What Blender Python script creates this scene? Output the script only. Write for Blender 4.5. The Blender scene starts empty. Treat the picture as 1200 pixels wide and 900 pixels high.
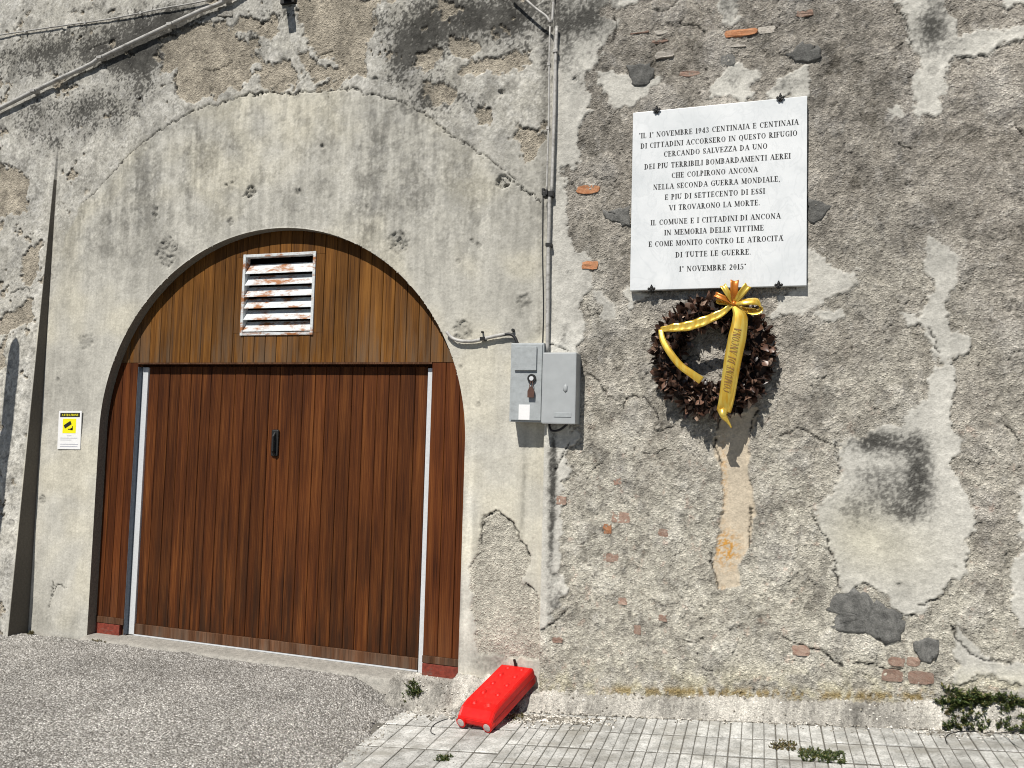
import bpy, bmesh, math, random
import numpy as np
from mathutils import Vector, Matrix
random.seed(7)
S = bpy.context.scene
C = S.collection

# ------------------------------------------------------------------ camera
CX, CY, CZ = 0.0, -5.2, 1.65
R_ = np.array([0.95303172, 0.30168001, 0.02682759])
U_ = np.array([-0.0068592, -0.06705629, 0.99772562])
F_ = np.array([-0.30279283, 0.95104817, 0.06183749])
FPX = 919.8
cd = bpy.data.cameras.new('camera'); cam = bpy.data.objects.new('camera', cd); C.objects.link(cam)
cam.matrix_world = Matrix(((R_[0], U_[0], -F_[0], CX), (R_[1], U_[1], -F_[1], CY), (R_[2], U_[2], -F_[2], CZ), (0, 0, 0, 1)))
cd.sensor_width = 36; cd.lens = 36 * FPX / 1200; cd.clip_start = 0.05; cd.clip_end = 500
S.camera = cam
# ------------------------------------------------------------------ sky and sun
KX, KZ = 0.22, 1.25            # per metre into the wall: drift right, drop
sd = Vector((KX, 1, -KZ)).normalized()
w = bpy.data.worlds.new('World'); S.world = w; w.use_nodes = True
nt = w.node_tree; nt.nodes.clear()
sky = nt.nodes.new('ShaderNodeTexSky'); sky.sky_type = 'NISHITA'; sky.sun_disc = False
sky.air_density = .75; sky.dust_density = .4; sky.altitude = 300
sky.sun_elevation = math.asin(-sd.z); sky.sun_rotation = math.atan2(-sd.x, -sd.y)
bg = nt.nodes.new('ShaderNodeBackground'); bg.inputs[1].default_value = 0.05
wo = nt.nodes.new('ShaderNodeOutputWorld')
nt.links.new(sky.outputs[0], bg.inputs[0]); nt.links.new(bg.outputs[0], wo.inputs[0])
ld = bpy.data.lights.new('sun', 'SUN'); ld.energy = 5.0; ld.angle = math.radians(0.5); ld.color = (1.0, 0.955, 0.88)
lo = bpy.data.objects.new('sun', ld); C.objects.link(lo); lo.rotation_euler = sd.to_track_quat('-Z', 'Y').to_euler()
S.view_settings.view_transform = 'Standard'; S.view_settings.look = 'None'
S.view_settings.exposure = 0.08; S.view_settings.gamma = 1.0
S.cycles.filter_width = 1.05

# ------------------------------------------------------------------ helpers
def P(px, py, Y=0.0):
    """point on the plane y=Y seen at pixel (px,py) of the photograph (plain measuring helper)"""
    d = F_ + (px - 600) / FPX * R_ - (py - 450) / FPX * U_
    t = (Y - CY) / d[1]
    return np.array([CX, CY, CZ]) + d * t
def G(px, py, Z):
    d = F_ + (px - 600) / FPX * R_ - (py - 450) / FPX * U_
    t = (Z - CZ) / d[2]
    return np.array([CX, CY, CZ]) + d * t
OR = {}
def tag(o, label=None, cat=None, group=None, kind=None):
    if label: o['label'] = label
    if cat: o['category'] = cat
    if group: o['group'] = group
    if kind: o['kind'] = kind
    return o
def empty(name, loc):
    o = bpy.data.objects.new(name, None); C.objects.link(o); o.location = loc
    o.empty_display_size = .1
    OR[o] = np.array(loc, float); return o
def mesh(name, v, f, m, parent=None, smooth=False, local=False):
    """v in world coordinates (or local=True); stored relative to the parent"""
    v = np.asarray(v, float).reshape(-1, 3)
    off = OR.get(parent, np.zeros(3)) if parent is not None and not local else np.zeros(3)
    me = bpy.data.meshes.new(name); me.from_pydata((v - off).tolist(), [], [list(map(int, q)) for q in f])
    if m: me.materials.append(m)
    if smooth: me.polygons.foreach_set('use_smooth', [True] * len(me.polygons))
    me.update()
    o = bpy.data.objects.new(name, me); C.objects.link(o)
    if parent is not None: o.parent = parent
    OR[o] = off
    return o
class MB:
    def __init__(s): s.v = []; s.f = []
    def add(s, v, f):
        n = len(s.v); s.v += [tuple(map(float, p)) for p in v]; s.f += [[i + n for i in q] for q in f]; return s
    def box(s, a, b, bev=0.0):
        x0, y0, z0 = a; x1, y1, z1 = b
        if bev <= 0:
            v = [(x, y, z) for x in (x0, x1) for y in (y0, y1) for z in (z0, z1)]
            return s.add(v, [(0, 1, 3, 2), (4, 6, 7, 5), (0, 4, 5, 1), (2, 3, 7, 6), (0, 2, 6, 4), (1, 5, 7, 3)])
        bm = bmesh.new(); bmesh.ops.create_cube(bm, size=1)
        for q in bm.verts: q.co = ((x0 + x1) / 2 + q.co.x * (x1 - x0), (y0 + y1) / 2 + q.co.y * (y1 - y0), (z0 + z1) / 2 + q.co.z * (z1 - z0))
        bmesh.ops.bevel(bm, geom=bm.edges[:], offset=bev, segments=2, affect='EDGES', profile=.6)
        bm.verts.index_update()
        r = s.add([q.co[:] for q in bm.verts], [[q.index for q in g.verts] for g in bm.faces]); bm.free(); return r
    def tube(s, pts, r, n=10, cap=True):
        pts = [Vector(p) for p in pts]; rs = r if isinstance(r, (list, tuple)) else [r] * len(pts)
        v = []; N = None
        for i, p in enumerate(pts):
            t = (pts[min(i + 1, len(pts) - 1)] - pts[max(i - 1, 0)]).normalized()
            if N is None: N = t.orthogonal().normalized()
            N = (N - t * N.dot(t)).normalized(); B = t.cross(N)
            for k in range(n):
                a = 2 * math.pi * k / n; v.append(p + (N * math.cos(a) + B * math.sin(a)) * rs[i])
        f = [(i * n + k, i * n + (k + 1) % n, (i + 1) * n + (k + 1) % n, (i + 1) * n + k) for i in range(len(pts) - 1) for k in range(n)]
        if cap: f += [list(range(n))[::-1], [(len(pts) - 1) * n + k for k in range(n)]]
        return s.add(v, f)
    def build(s, name, m, parent=None, smooth=False, local=False): return mesh(name, s.v, s.f, m, parent, smooth, local)
def bez(pts, n=8):
    """Catmull-Rom through pts"""
    p = [Vector(q) for q in pts]; p = [p[0] * 2 - p[1]] + p + [p[-1] * 2 - p[-2]]; out = []
    for i in range(1, len(p) - 2):
        for k in range(n):
            t = k / n; a, b, c, d = p[i - 1], p[i], p[i + 1], p[i + 2]
            out.append(.5 * ((2 * b) + (c - a) * t + (2 * a - 5 * b + 4 * c - d) * t * t + (3 * b - a - 3 * c + d) * t ** 3))
    out.append(p[-2]); return out
def lin(c): 
    c = np.array(c, float) / 255.; return np.where(c <= .04045, c / 12.92, ((c + .055) / 1.055) ** 2.4)

# ------------------------------------------------------------------ materials
class NT:
    def __init__(s, name):
        s.m = bpy.data.materials.new(name); s.m.use_nodes = True; s.t = s.m.node_tree; s.b = s.t.nodes['Principled BSDF']
        s.pos = s.n('ShaderNodeNewGeometry').outputs['Position']; s.tc = s.n('ShaderNodeTexCoord').outputs['Object']
        s.rnd = s.n('ShaderNodeObjectInfo').outputs['Random']
    def n(s, typ, **kw):
        q = s.t.nodes.new(typ)
        for k, v in kw.items(): setattr(q, k, v)
        return q
    def link(s, a, b): s.t.links.new(a, b)
    def setin(s, sock, v):
        if isinstance(v, bpy.types.NodeSocket): s.link(v, sock)
        else: sock.default_value = v
    def math(s, op, a, b=0.0, clamp=False):
        q = s.n('ShaderNodeMath', operation=op, use_clamp=clamp); s.setin(q.inputs[0], a); s.setin(q.inputs[1], b); return q.outputs[0]
    def map(s, vec, sc):
        q = s.n('ShaderNodeMapping'); s.link(vec, q.inputs[0]); q.inputs['Scale'].default_value = sc; return q.outputs[0]
    def off(s, vec, amount=37.0):
        """shift the pattern per object"""
        c = s.n('ShaderNodeCombineXYZ'); r = s.math('MULTIPLY', s.rnd, amount)
        for i in range(3): s.link(r, c.inputs[i])
        q = s.n('ShaderNodeVectorMath', operation='ADD'); s.link(vec, q.inputs[0]); s.link(c.outputs[0], q.inputs[1]); return q.outputs[0]
    def noise(s, vec, scale, detail=4, rough=.6):
        q = s.n('ShaderNodeTexNoise'); s.link(vec, q.inputs['Vector']); q.inputs['Scale'].default_value = scale
        q.inputs['Detail'].default_value = detail; q.inputs['Roughness'].default_value = rough; return q.outputs[0]
    def vor(s, vec, scale, feature='F1'):
        q = s.n('ShaderNodeTexVoronoi', feature=feature); s.link(vec, q.inputs['Vector']); q.inputs['Scale'].default_value = scale; return q.outputs
    def ramp(s, fac, stops, col=True):
        q = s.n('ShaderNodeValToRGB'); s.link(fac, q.inputs[0]); e = q.color_ramp.elements
        while len(e) < len(stops): e.new(.5)
        for i, (p, c) in enumerate(stops):
            e[i].position = p; e[i].color = (*c, 1) if isinstance(c, (tuple, list, np.ndarray)) else (c, c, c, 1)
        return q.outputs[0]
    def mix(s, fac, a, b, mode='MIX'):
        q = s.n('ShaderNodeMix', data_type='RGBA', blend_type=mode); s.setin(q.inputs[0], fac)
        for i, v in ((6, a), (7, b)):
            if not isinstance(v, bpy.types.NodeSocket): v = (*v, 1) if not isinstance(v, float) else (v, v, v, 1)
            s.setin(q.inputs[i], v)
        return q.outputs[2]
    def bump(s, h, dist, strength=1.0):
        q = s.n('ShaderNodeBump'); s.link(h, q.inputs['Height']); q.inputs['Distance'].default_value = dist
        s.setin(q.inputs['Strength'], strength); s.link(q.outputs[0], s.b.inputs['Normal']); return q
    def out(s, col=None, rough=None, metal=None, spec=None):
        for k, v in (('Base Color', col), ('Roughness', rough), ('Metallic', metal), ('Specular IOR Level', spec)):
            if v is None: continue
            if k == 'Base Color' and not isinstance(v, bpy.types.NodeSocket): v = (*v, 1)
            s.setin(s.b.inputs[k], v)
        return s.m

def m_wall():
    s = NT('weathered_wall'); a = s.n('ShaderNodeAttribute', attribute_name='Col'); g = s.n('ShaderNodeAttribute', attribute_name='grain').outputs['Fac']
    n1 = s.noise(s.pos, 60, 4, .7); n2 = s.noise(s.pos, 230, 2, .6)
    v = s.vor(s.pos, 75)
    peb = s.ramp(v[0], [(0.0, 1.0), (.55, .0)]); 
    # aggregate: pale grit among darker mortar
    cell = s.n('ShaderNodeSeparateColor'); s.link(v[1], cell.inputs[0])
    grit = s.math('MULTIPLY', s.ramp(cell.outputs[0], [(.55, 0.0), (.72, 1.0)]), s.ramp(v[0], [(.25, 1.0), (.5, 0.0)]))
    smooth_c = s.mix(1.0, a.outputs['Color'], s.ramp(n1, [(.25, .80), (.75, 1.17)]), 'MULTIPLY')
    rough_c = s.mix(1.0, a.outputs['Color'], s.ramp(s.math('MULTIPLY', s.math('ADD', n1, n2), .5), [(.37, .55), (.5, .97), (.62, 1.36)]), 'MULTIPLY')
    rough_c = s.mix(s.math('MULTIPLY', grit, .55), rough_c, s.mix(1.0, a.outputs['Color'], (1.7, 1.7, 1.7), 'MULTIPLY'))
    col = s.mix(g, smooth_c, rough_c)
    h = s.math('ADD', s.math('MULTIPLY', peb, .9), s.math('ADD', n1, s.math('MULTIPLY', n2, .5)))
    st = s.math('ADD', s.math('MULTIPLY', g, .85), .13, True)
    s.bump(h, .0055, st)
    return s.out(col, .93, spec=.15)
M_wall = m_wall()
def m_stone(name, c1, c2, scale=30, bump=.003, grit=.0, rough=.92, var=.15):
    s = NT(name); n = s.noise(s.pos, scale, 6, .7); n2 = s.noise(s.pos, scale * 6, 2)
    col = s.mix(s.ramp(n, [(.32, 0.0), (.68, 1.0)]), c1, c2)
    col = s.mix(1.0, col, s.ramp(n2, [(.3, .72), (.7, 1.25)]), 'MULTIPLY')
    col = s.mix(1.0, col, s.ramp(s.rnd, [(0, 1 - var), (1, 1 + var)]), 'MULTIPLY')
    s.bump(s.math('ADD', n, s.math('MULTIPLY', n2, .6)), bump)
    return s.out(col, rough, spec=.2)
M_patch = m_stone('dark_cement', (.075, .075, .072), (.19, .188, .178), 22, .006)
M_brick = m_stone('brick', (.27, .165, .125), (.38, .29, .235), 40, .005, var=.2)
M_brick_orange = m_stone('orange_brick', (.40, .16, .075), (.46, .25, .14), 40, .004)
M_brick_pale = m_stone('pale_brick', (.36, .33, .29), (.5, .47, .42), 40, .004)
M_curb = m_stone('curb_concrete', (.15, .14, .12), (.60, .575, .52), 30, .012)
M_sill = m_stone('sill_concrete', (.26, .25, .225), (.42, .4, .36), 25, .004)
def m_peb():
    s = NT('pebble'); v = s.vor(s.pos, 55); q = s.n('ShaderNodeSeparateColor'); s.link(v[1], q.inputs[0]); return s.out(s.ramp(q.outputs[0], [(.0, (.10, .09, .075)), (.5, (.30, .28, .24)), (.8, (.62, .59, .53)), (1.0, (.80, .78, .74))]), .9, spec=.2)
M_pebble = m_peb()
M_palestone = m_stone('pale_stone', (.6, .58, .54), (.8, .78, .74), 30, .003)

def m_wood(name, dark, mid, light, grey, greyamt, zlo, zhi):
    s = NT(name); v = s.off(s.pos)
    g1 = s.noise(s.map(v, (26, 26, 1.1)), 1.0, 5, .65); g2 = s.noise(s.map(v, (70, 70, 1.6)), 1.0, 3, .6)
    w = s.n('ShaderNodeTexWave', wave_type='BANDS', bands_direction='X'); s.link(s.map(v, (1, 1, .13)), w.inputs[0])
    w.inputs['Scale'].default_value = 22; w.inputs['Distortion'].default_value = 6; w.inputs['Detail'].default_value = 3; w.inputs['Detail Scale'].default_value = 1.2
    f = s.math('ADD', s.math('MULTIPLY', g1, .6), s.math('ADD', s.math('MULTIPLY', g2, .33), s.math('MULTIPLY', w.outputs['Fac'], .06)))
    col = s.ramp(f, [(.34, dark), (.5, mid), (.66, light)])
    col = s.mix(1.0, col, s.ramp(s.rnd, [(0, .78), (.5, 1.0), (1, 1.18)]), 'MULTIPLY')
    sx = s.n('ShaderNodeSeparateXYZ'); s.link(s.pos, sx.inputs[0])
    wz = s.n('ShaderNodeMapRange'); s.link(sx.outputs[2], wz.inputs[0]); wz.inputs[1].default_value = zlo; wz.inputs[2].default_value = zhi; wz.inputs[3].default_value = 1; wz.inputs[4].default_value = 0
    wn = s.noise(s.map(v, (14, 14, 1.6)), 1.0, 4, .6)
    wf = s.math('MULTIPLY', s.math('MULTIPLY', wz.outputs[0], s.ramp(wn, [(.42, 0.0), (.62, 1.0)])), greyamt, True)
    col = s.mix(wf, col, grey)
    big = s.noise(s.map(s.pos, (1, 1, .6)), 2.2, 3, .6); col = s.mix(1.0, col, s.ramp(big, [(.3, .78), (.7, 1.18)]), 'MULTIPLY')
    sp_ = s.noise(s.map(v, (45, 45, 3.5)), 1.0, 4, .7); col = s.mix(s.ramp(sp_, [(.68, 0.0), (.76, .55)]), col, light)
    s.bump(s.math('ADD', s.math('MULTIPLY', g2, .7), g1), .0025, .8)
    return s.out(col, s.ramp(f, [(.3, .7), (.7, .55)]), spec=.14)
M_door = m_wood('door_wood', (.030, .0085, .003), (.080, .024, .006), (.155, .054, .014), (.022, .011, .006), .95, -.15, 1.15)
M_side = m_wood('side_wood', (.032, .009, .003), (.092, .026, .007), (.155, .052, .013), (.09, .05, .03), .35, -.1, .5)
M_arch = m_wood('arch_wood', (.05, .020, .005), (.14, .057, .011), (.235, .104, .022), (.12, .085, .055), .75, 2.1, 2.75)
M_rail = m_wood('rail_wood', (.04, .018, .009), (.10, .045, .022), (.18, .09, .05), (.16, .13, .1), .6, -.2, .2)

def m_simple(name, c, rough=.6, metal=0., spec=.4, nscale=60, namp=.15, bump=.0, c2=None, thr=(.5, .6), s2=18):
    s = NT(name); n = s.noise(s.pos, nscale, 4, .6)
    col = s.mix(1.0, tuple(c), s.ramp(n, [(.3, 1 - namp), (.7, 1 + namp)]), 'MULTIPLY')
    if c2 is not None:
        n2 = s.noise(s.map(s.pos, (.6, 1, 1.6)), s2, 6, .7); col = s.mix(s.ramp(n2, [(thr[0], 0.0), (thr[1], 1.0)]), col, tuple(c2))
    if bump: s.bump(n, bump)
    return s.out(col, rough, metal, spec)
M_black = m_simple('black_iron', (.012, .012, .012), .55)
M_shade = m_simple('dark_void', (.006, .005, .005), .9, spec=.05)
M_pipe = m_simple('grey_pvc', (.44, .43, .41), .5, nscale=25, namp=.2, c2=(.17, .16, .145), thr=(.5, .72))
M_cable = m_simple('black_cable', (.02, .02, .022), .5)
M_box = m_simple('grey_paint', (.36, .385, .395), .45, nscale=30, namp=.10, c2=(.27, .285, .29), thr=(.5, .8), s2=30)
M_box2 = m_simple('grey_polyester', (.37, .39, .40), .5, nscale=14, namp=.06)
M_white = m_simple('white_sticker', (.8, .8, .8), .5, namp=.03)
M_vent = m_simple('rusty_white_paint', (.60, .63, .64), .5, namp=.16, c2=(.33, .14, .055), thr=(.495, .60), s2=9, bump=.001)
M_alu = m_simple('aluminium_guide', (.62, .64, .66), .45, metal=.1, namp=.08)
M_bluegrey = m_simple('grey_steel', (.14, .17, .21), .5, metal=.2)
M_redpaint = m_simple('red_oxide_paint', (.19, .035, .02), .65, namp=.35, nscale=40, c2=(.16, .08, .06), thr=(.55, .65), bump=.002)
M_letter = m_simple('black_lettering', (.015, .015, .015), .6)
M_yellow = m_simple('yellow_print', (.85, .78, .01), .5, namp=.02)
M_print = m_simple('grey_print', (.42, .43, .50), .6)
M_tagbrown = m_simple('brown_padlock', (.10, .05, .035), .5)
M_moss = m_simple('moss', (.14, .12, .03), .95, nscale=150, namp=.5)
def m_marble():
    s = NT('marble'); n = s.noise(s.pos, 3.2, 8, .62)
    q = s.n('ShaderNodeTexNoise'); s.link(s.map(s.pos, (1, 1, .55)), q.inputs['Vector']); q.inputs['Scale'].default_value = 7; q.inputs['Detail'].default_value = 7; q.inputs['Distortion'].default_value = 1.6
    vein = s.ramp(s.math('ABSOLUTE', s.math('SUBTRACT', q.outputs[0], .5)), [(0.0, 1.0), (.035, 0.0)])
    col = s.mix(s.ramp(n, [(.35, 0.0), (.7, 1.0)]), (.78, .80, .815), (.62, .65, .67))
    col = s.mix(s.math('MULTIPLY', vein, .25), col, (.5, .53, .55))
    return s.out(col, .35, spec=.4)
M_marble = m_marble()
def m_gold():
    s = NT('gold_ribbon'); n = s.noise(s.map(s.pos, (60, 60, 6)), 1, 2)
    col = s.mix(s.ramp(n, [(.35, 0.0), (.65, 1.0)]), (.88, .66, .14), (.82, .48, .05))
    return s.out(col, .27, .6, .6)
M_gold = m_gold()
M_goldback = m_simple('copper_ribbon', (.50, .16, .02), .35, metal=.3)
def m_leaf(name, cols, rough=.4):
    s = NT(name); a = s.n('ShaderNodeAttribute', attribute_name='shade').outputs['Fac']
    col = s.ramp(a, [(i / (len(cols) - 1), c) for i, c in enumerate(cols)])
    return s.out(col, rough, spec=.5)
M_dryleaf = m_leaf('dry_leaf', [(.014, .008, .006), (.035, .018, .013), (.085, .042, .028), (.17, .095, .065), (.42, .31, .24)], .38)
M_weed = m_leaf('weed_leaf', [(.015, .032, .006), (.04, .065, .012), (.085, .11, .025), (.15, .125, .045)], .5)
M_weeddry = m_leaf('dry_weed', [(.07, .05, .02), (.13, .10, .04), (.05, .07, .02), (.2, .14, .06)], .6)
def m_red():
    s = NT('red_plastic'); n = s.noise(s.pos, 30, 5, .6)
    d = s.noise(s.tc, 14, 6, .7); c = s.mix(s.ramp(n, [(.35, 0.0), (.7, 1.0)]), (.56, .005, .005), (.68, .012, .008)); c = s.mix(s.ramp(d, [(.56, 0.0), (.8, .4)]), c, (.35, .12, .09))
    return s.out(c, s.ramp(d, [(.3, .38), (.7, .6)]), spec=.35)
M_red = m_red()
M_lens = m_simple('dirty_lens', (.42, .36, .34), .2, nscale=120, namp=.25, spec=.7)
def m_ground():
    s = NT('chip_asphalt'); v = s.vor(s.pos, 84); n = s.noise(s.pos, 1.3, 6, .6); n1 = s.noise(s.pos, 110, 3, .65)
    sc = s.n('ShaderNodeSeparateColor'); s.link(v[1], sc.inputs[0])
    col = s.ramp(sc.outputs[0], [(0.0, (.30, .285, .26)), (.5, (.52, .50, .465)), (1.0, (.78, .76, .72))])
    col = s.mix(1.0, col, s.ramp(v[0], [(.15, 1.15), (.6, .55)]), 'MULTIPLY')
    col = s.mix(1.0, col, s.ramp(n, [(.3, .72), (.7, 1.22)]), 'MULTIPLY')
    col = s.mix(1.0, col, s.ramp(n1, [(.3, .65), (.7, 1.3)]), 'MULTIPLY')
    h = s.math('SUBTRACT', n1, v[0]); s.bump(h, .010, .9)
    return s.out(col, .95, spec=.1)
M_ground = m_ground()
def m_tile():
    s = NT('pavement_tile'); n = s.noise(s.pos, 9, 7, .68); n2 = s.noise(s.pos, 90, 4, .7); n3 = s.noise(s.map(s.pos, (1, 2.2, 1)), 2.6, 5, .6)
    col = s.mix(s.ramp(n, [(.38, 0.0), (.62, 1.0)]), (.37, .37, .35), (.65, .65, .625))
    col = s.mix(1.0, col, s.ramp(n2, [(.34, .55), (.5, 1.0), (.68, 1.12)]), 'MULTIPLY')
    col = s.mix(s.ramp(n3, [(.50, 0.0), (.66, .8)]), col, (.27, .26, .23))
    col = s.mix(1.0, col, s.ramp(s.rnd, [(0, .84), (1, 1.1)]), 'MULTIPLY')
    s.bump(n2, .004, .8)
    return s.out(col, .85, spec=.2)
M_tile = m_tile()
M_grout = m_stone('pavement_joint', (.07, .067, .058), (.20, .19, .17), 40, .004)

# ------------------------------------------------------------------ noise fields
X0, X1, Z0, Z1, DX = -7.4, 2.3, -0.5, 5.8, 0.0085
nx = int((X1 - X0) / DX) + 1; nz = int((Z1 - Z0) / DX) + 1
xs = X0 + np.arange(nx) * DX; zs = Z0 + np.arange(nz) * DX
XX, ZZ = np.meshgrid(xs, zs)
rng = np.random.default_rng(11)
def spec(lmin, lmax, beta=1.0, ax=1.0, az=1.0, shape=None):
    """band-limited isotropic noise by FFT, mean 0, std 1; ax/az stretch"""
    sh = shape or (nz, nx)
    f = np.fft.rfft2(rng.standard_normal(sh))
    kz = np.fft.fftfreq(sh[0], DX)[:, None] * az; kx = np.fft.rfftfreq(sh[1], DX)[None, :] * ax
    k = np.sqrt(kx * kx + kz * kz) + 1e-9
    f *= k ** -beta * np.exp(-(k * lmin) ** 2 * .5) * (1 - np.exp(-(k * lmax) ** 4))
    n = np.fft.irfft2(f, s=sh); return ((n - n.mean()) / n.std()).astype(np.float32)
def sstep(a, b, x): t = np.clip((x - a) / (b - a), 0, 1); return t * t * (3 - 2 * t)
N_big = spec(.3, 2.5, 1.4); N_mid = spec(.05, .5, 1.2); N_small = spec(.012, .12, .9); N_fine = spec(.009, .03, .3)
N_edge = spec(.012, .35, 1.5); N_edge2 = spec(.012, .2, 1.3); N_streak = spec(.03, 1.2, 1.0, 1.0, 9.0); N_streak2 = spec(.012, .3, .7, 1.0, 14.0)
N_mold = spec(.010, .5, .95); N_mold2 = spec(.012, .08, .7); N_peel = spec(.02, .8, 1.45)
def w2(pts): return np.array([P(*q)[[0, 2]] for q in pts])
def sdf(poly, warp=0.0, pad=.3, nse=None):
    """signed distance inside a photo-traced outline (m), + inside; returns slice and array"""
    w_ = w2(poly); lo_, hi_ = w_.min(0) - pad, w_.max(0) + pad
    i0, i1 = np.clip([int((lo_[0] - X0) / DX), int((hi_[0] - X0) / DX) + 2], 0, nx); j0, j1 = np.clip([int((lo_[1] - Z0) / DX), int((hi_[1] - Z0) / DX) + 2], 0, nz)
    sl = (slice(j0, j1), slice(i0, i1)); x = XX[sl]; z = ZZ[sl]
    d = np.full(x.shape, 9.0); ins = np.zeros(x.shape, bool); n = len(w_)
    for k in range(n):
        a = w_[k]; b = w_[(k + 1) % n]; ab = b - a
        t = np.clip(((x - a[0]) * ab[0] + (z - a[1]) * ab[1]) / (ab @ ab + 1e-12), 0, 1)
        d = np.minimum(d, np.hypot(x - a[0] - t * ab[0], z - a[1] - t * ab[1]))
        if a[1] != b[1]:
            c = ((a[1] > z) != (b[1] > z)) & (x < (b[0] - a[0]) * (z - a[1]) / (b[1] - a[1]) + a[0]); ins ^= c
    d = np.where(ins, d, -d)
    if warp: d = d + warp * (nse if nse is not None else N_edge)[sl]
    return sl, d
def blobs(lst):
    o = np.zeros((nz, nx), np.float32)
    for cx, cy, rx, ry, a in lst:
        c = P(cx, cy)[[0, 2]]; e = abs(P(cx + rx, cy)[0] - c[0]); g = abs(P(cx, cy + ry)[2] - c[1])
        o += a * np.exp(-(((XX - c[0]) / e) ** 2 + ((ZZ - c[1]) / g) ** 2))
    return o

XC = -1.395                       # where the two walls meet
left = XX < XC
def colr(r, g, b): return np.array([r, g, b], np.float32)
PL = colr(.51, .495, .443)         # smooth render, left wall
PLR = colr(.50, .487, .445)        # plaster left on the right wall
MORT = colr(.292, .270, .236)     # bare rough mortar
MORTL = colr(.445, .422, .362)      # dusty mortar low on the wall
MOLD = colr(.075, .073, .066)
plas = np.zeros((nz, nx), np.float32)     # 1 = plaster coat present
col = np.zeros((nz, nx, 3), np.float32)
H = np.zeros((nz, nx), np.float32)        # metres toward the street

# ---- left wall: plaster everywhere except traced and random bare patches
arc = [(95, 240), (125, 210), (155, 178), (185, 153), (240, 126), (265, 118), (290, 110), (320, 107), (350, 109), (400, 105), (440, 110), (470, 119), (500, 134), (530, 157), (560, 178), (590, 200), (615, 222), (634, 238)]
slU, dU = sdf(arc + [(648, 238), (655, -60), (-60, -60), (-60, 420), (60, 380), (70, 300)], 0.012)
upper = np.full((nz, nx), -1., np.float32); upper[slU] = dU; upper = np.where(left, upper, -1.)
upper[ZZ > 4.6] = np.where(left[ZZ > 4.6], 1., -1.); upper[(XX < -5.9)] = 1.
up = sstep(-.01, .03, upper); up0 = up
plas[left] = 1
up = up * np.maximum(sstep(3.05, 4.0, ZZ + .35 * N_big), sstep(-5.8, -5.95, XX))
bare = [
 [(187,45),(215,30),(255,28),(290,45),(297,75),(293,98),(270,107),(225,120),(203,112),(205,82),(188,84)],
 [(305,72),(332,66),(355,88),(348,98),(328,105),(303,102)],
 [(345,-5),(440,-5),(440,30),(430,60),(425,88),(405,86),(395,76),(372,70),(352,35)],
 [(352,64),(395,78),(425,52),(427,88),(400,94),(362,96)],
 [(480,80),(488,60),(505,50),(517,60),(506,80)],[(527,47),(545,42),(562,52),(553,66),(531,65)],
 [(540,86),(550,66),(580,68),(605,55),(624,72),(598,84),(580,90),(562,86)],
 [(495,102),(520,95),(538,112),(528,122),(503,120)],[(558,132),(577,125),(579,143),(560,146)],
 [(609,150),(638,145),(636,182),(618,192),(608,172)],[(-10,192),(12,196),(36,208),(34,250),(-10,256)],
 [(28,292),(54,282),(50,310),(42,345),(32,330)],[(8,375),(44,350),(46,372),(20,392),(-10,395),(-10,380)],
 [(380,95),(402,95),(400,104),(370,106)],[(248,30),(300,22),(330,20),(322,40),(290,42)],
 [(5,410),(15,402),(17,430),(6,436)],[(-8,490),(8,475),(14,500),(-8,560)],
]
lowbare = [(553,670),(561,640),(567,607),(581,598),(599,610),(612,635),(620,650),(616,680),(631,697),(636,772),(560,768),(553,720)]
BARE = np.zeros((nz, nx), np.float32)
for b in bare:
    sl, d = sdf(b, .022); BARE[sl] = np.maximum(BARE[sl], sstep(-.006, .006, d))
rnd = sstep(1.75, 1.85, N_peel + .25 * N_edge) * sstep(.03, .12, upper) * (XX < XC - .25)
BARE = np.maximum(BARE, rnd)
sl, d = sdf(lowbare, .010); LB = np.zeros((nz, nx), np.float32); LB[sl] = sstep(-.006, .006, d)
BARE = np.where(left, BARE, 0); LB = np.where(left, LB, 0)
plas = np.where(left, 1 - np.maximum(BARE, LB), 0)

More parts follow.
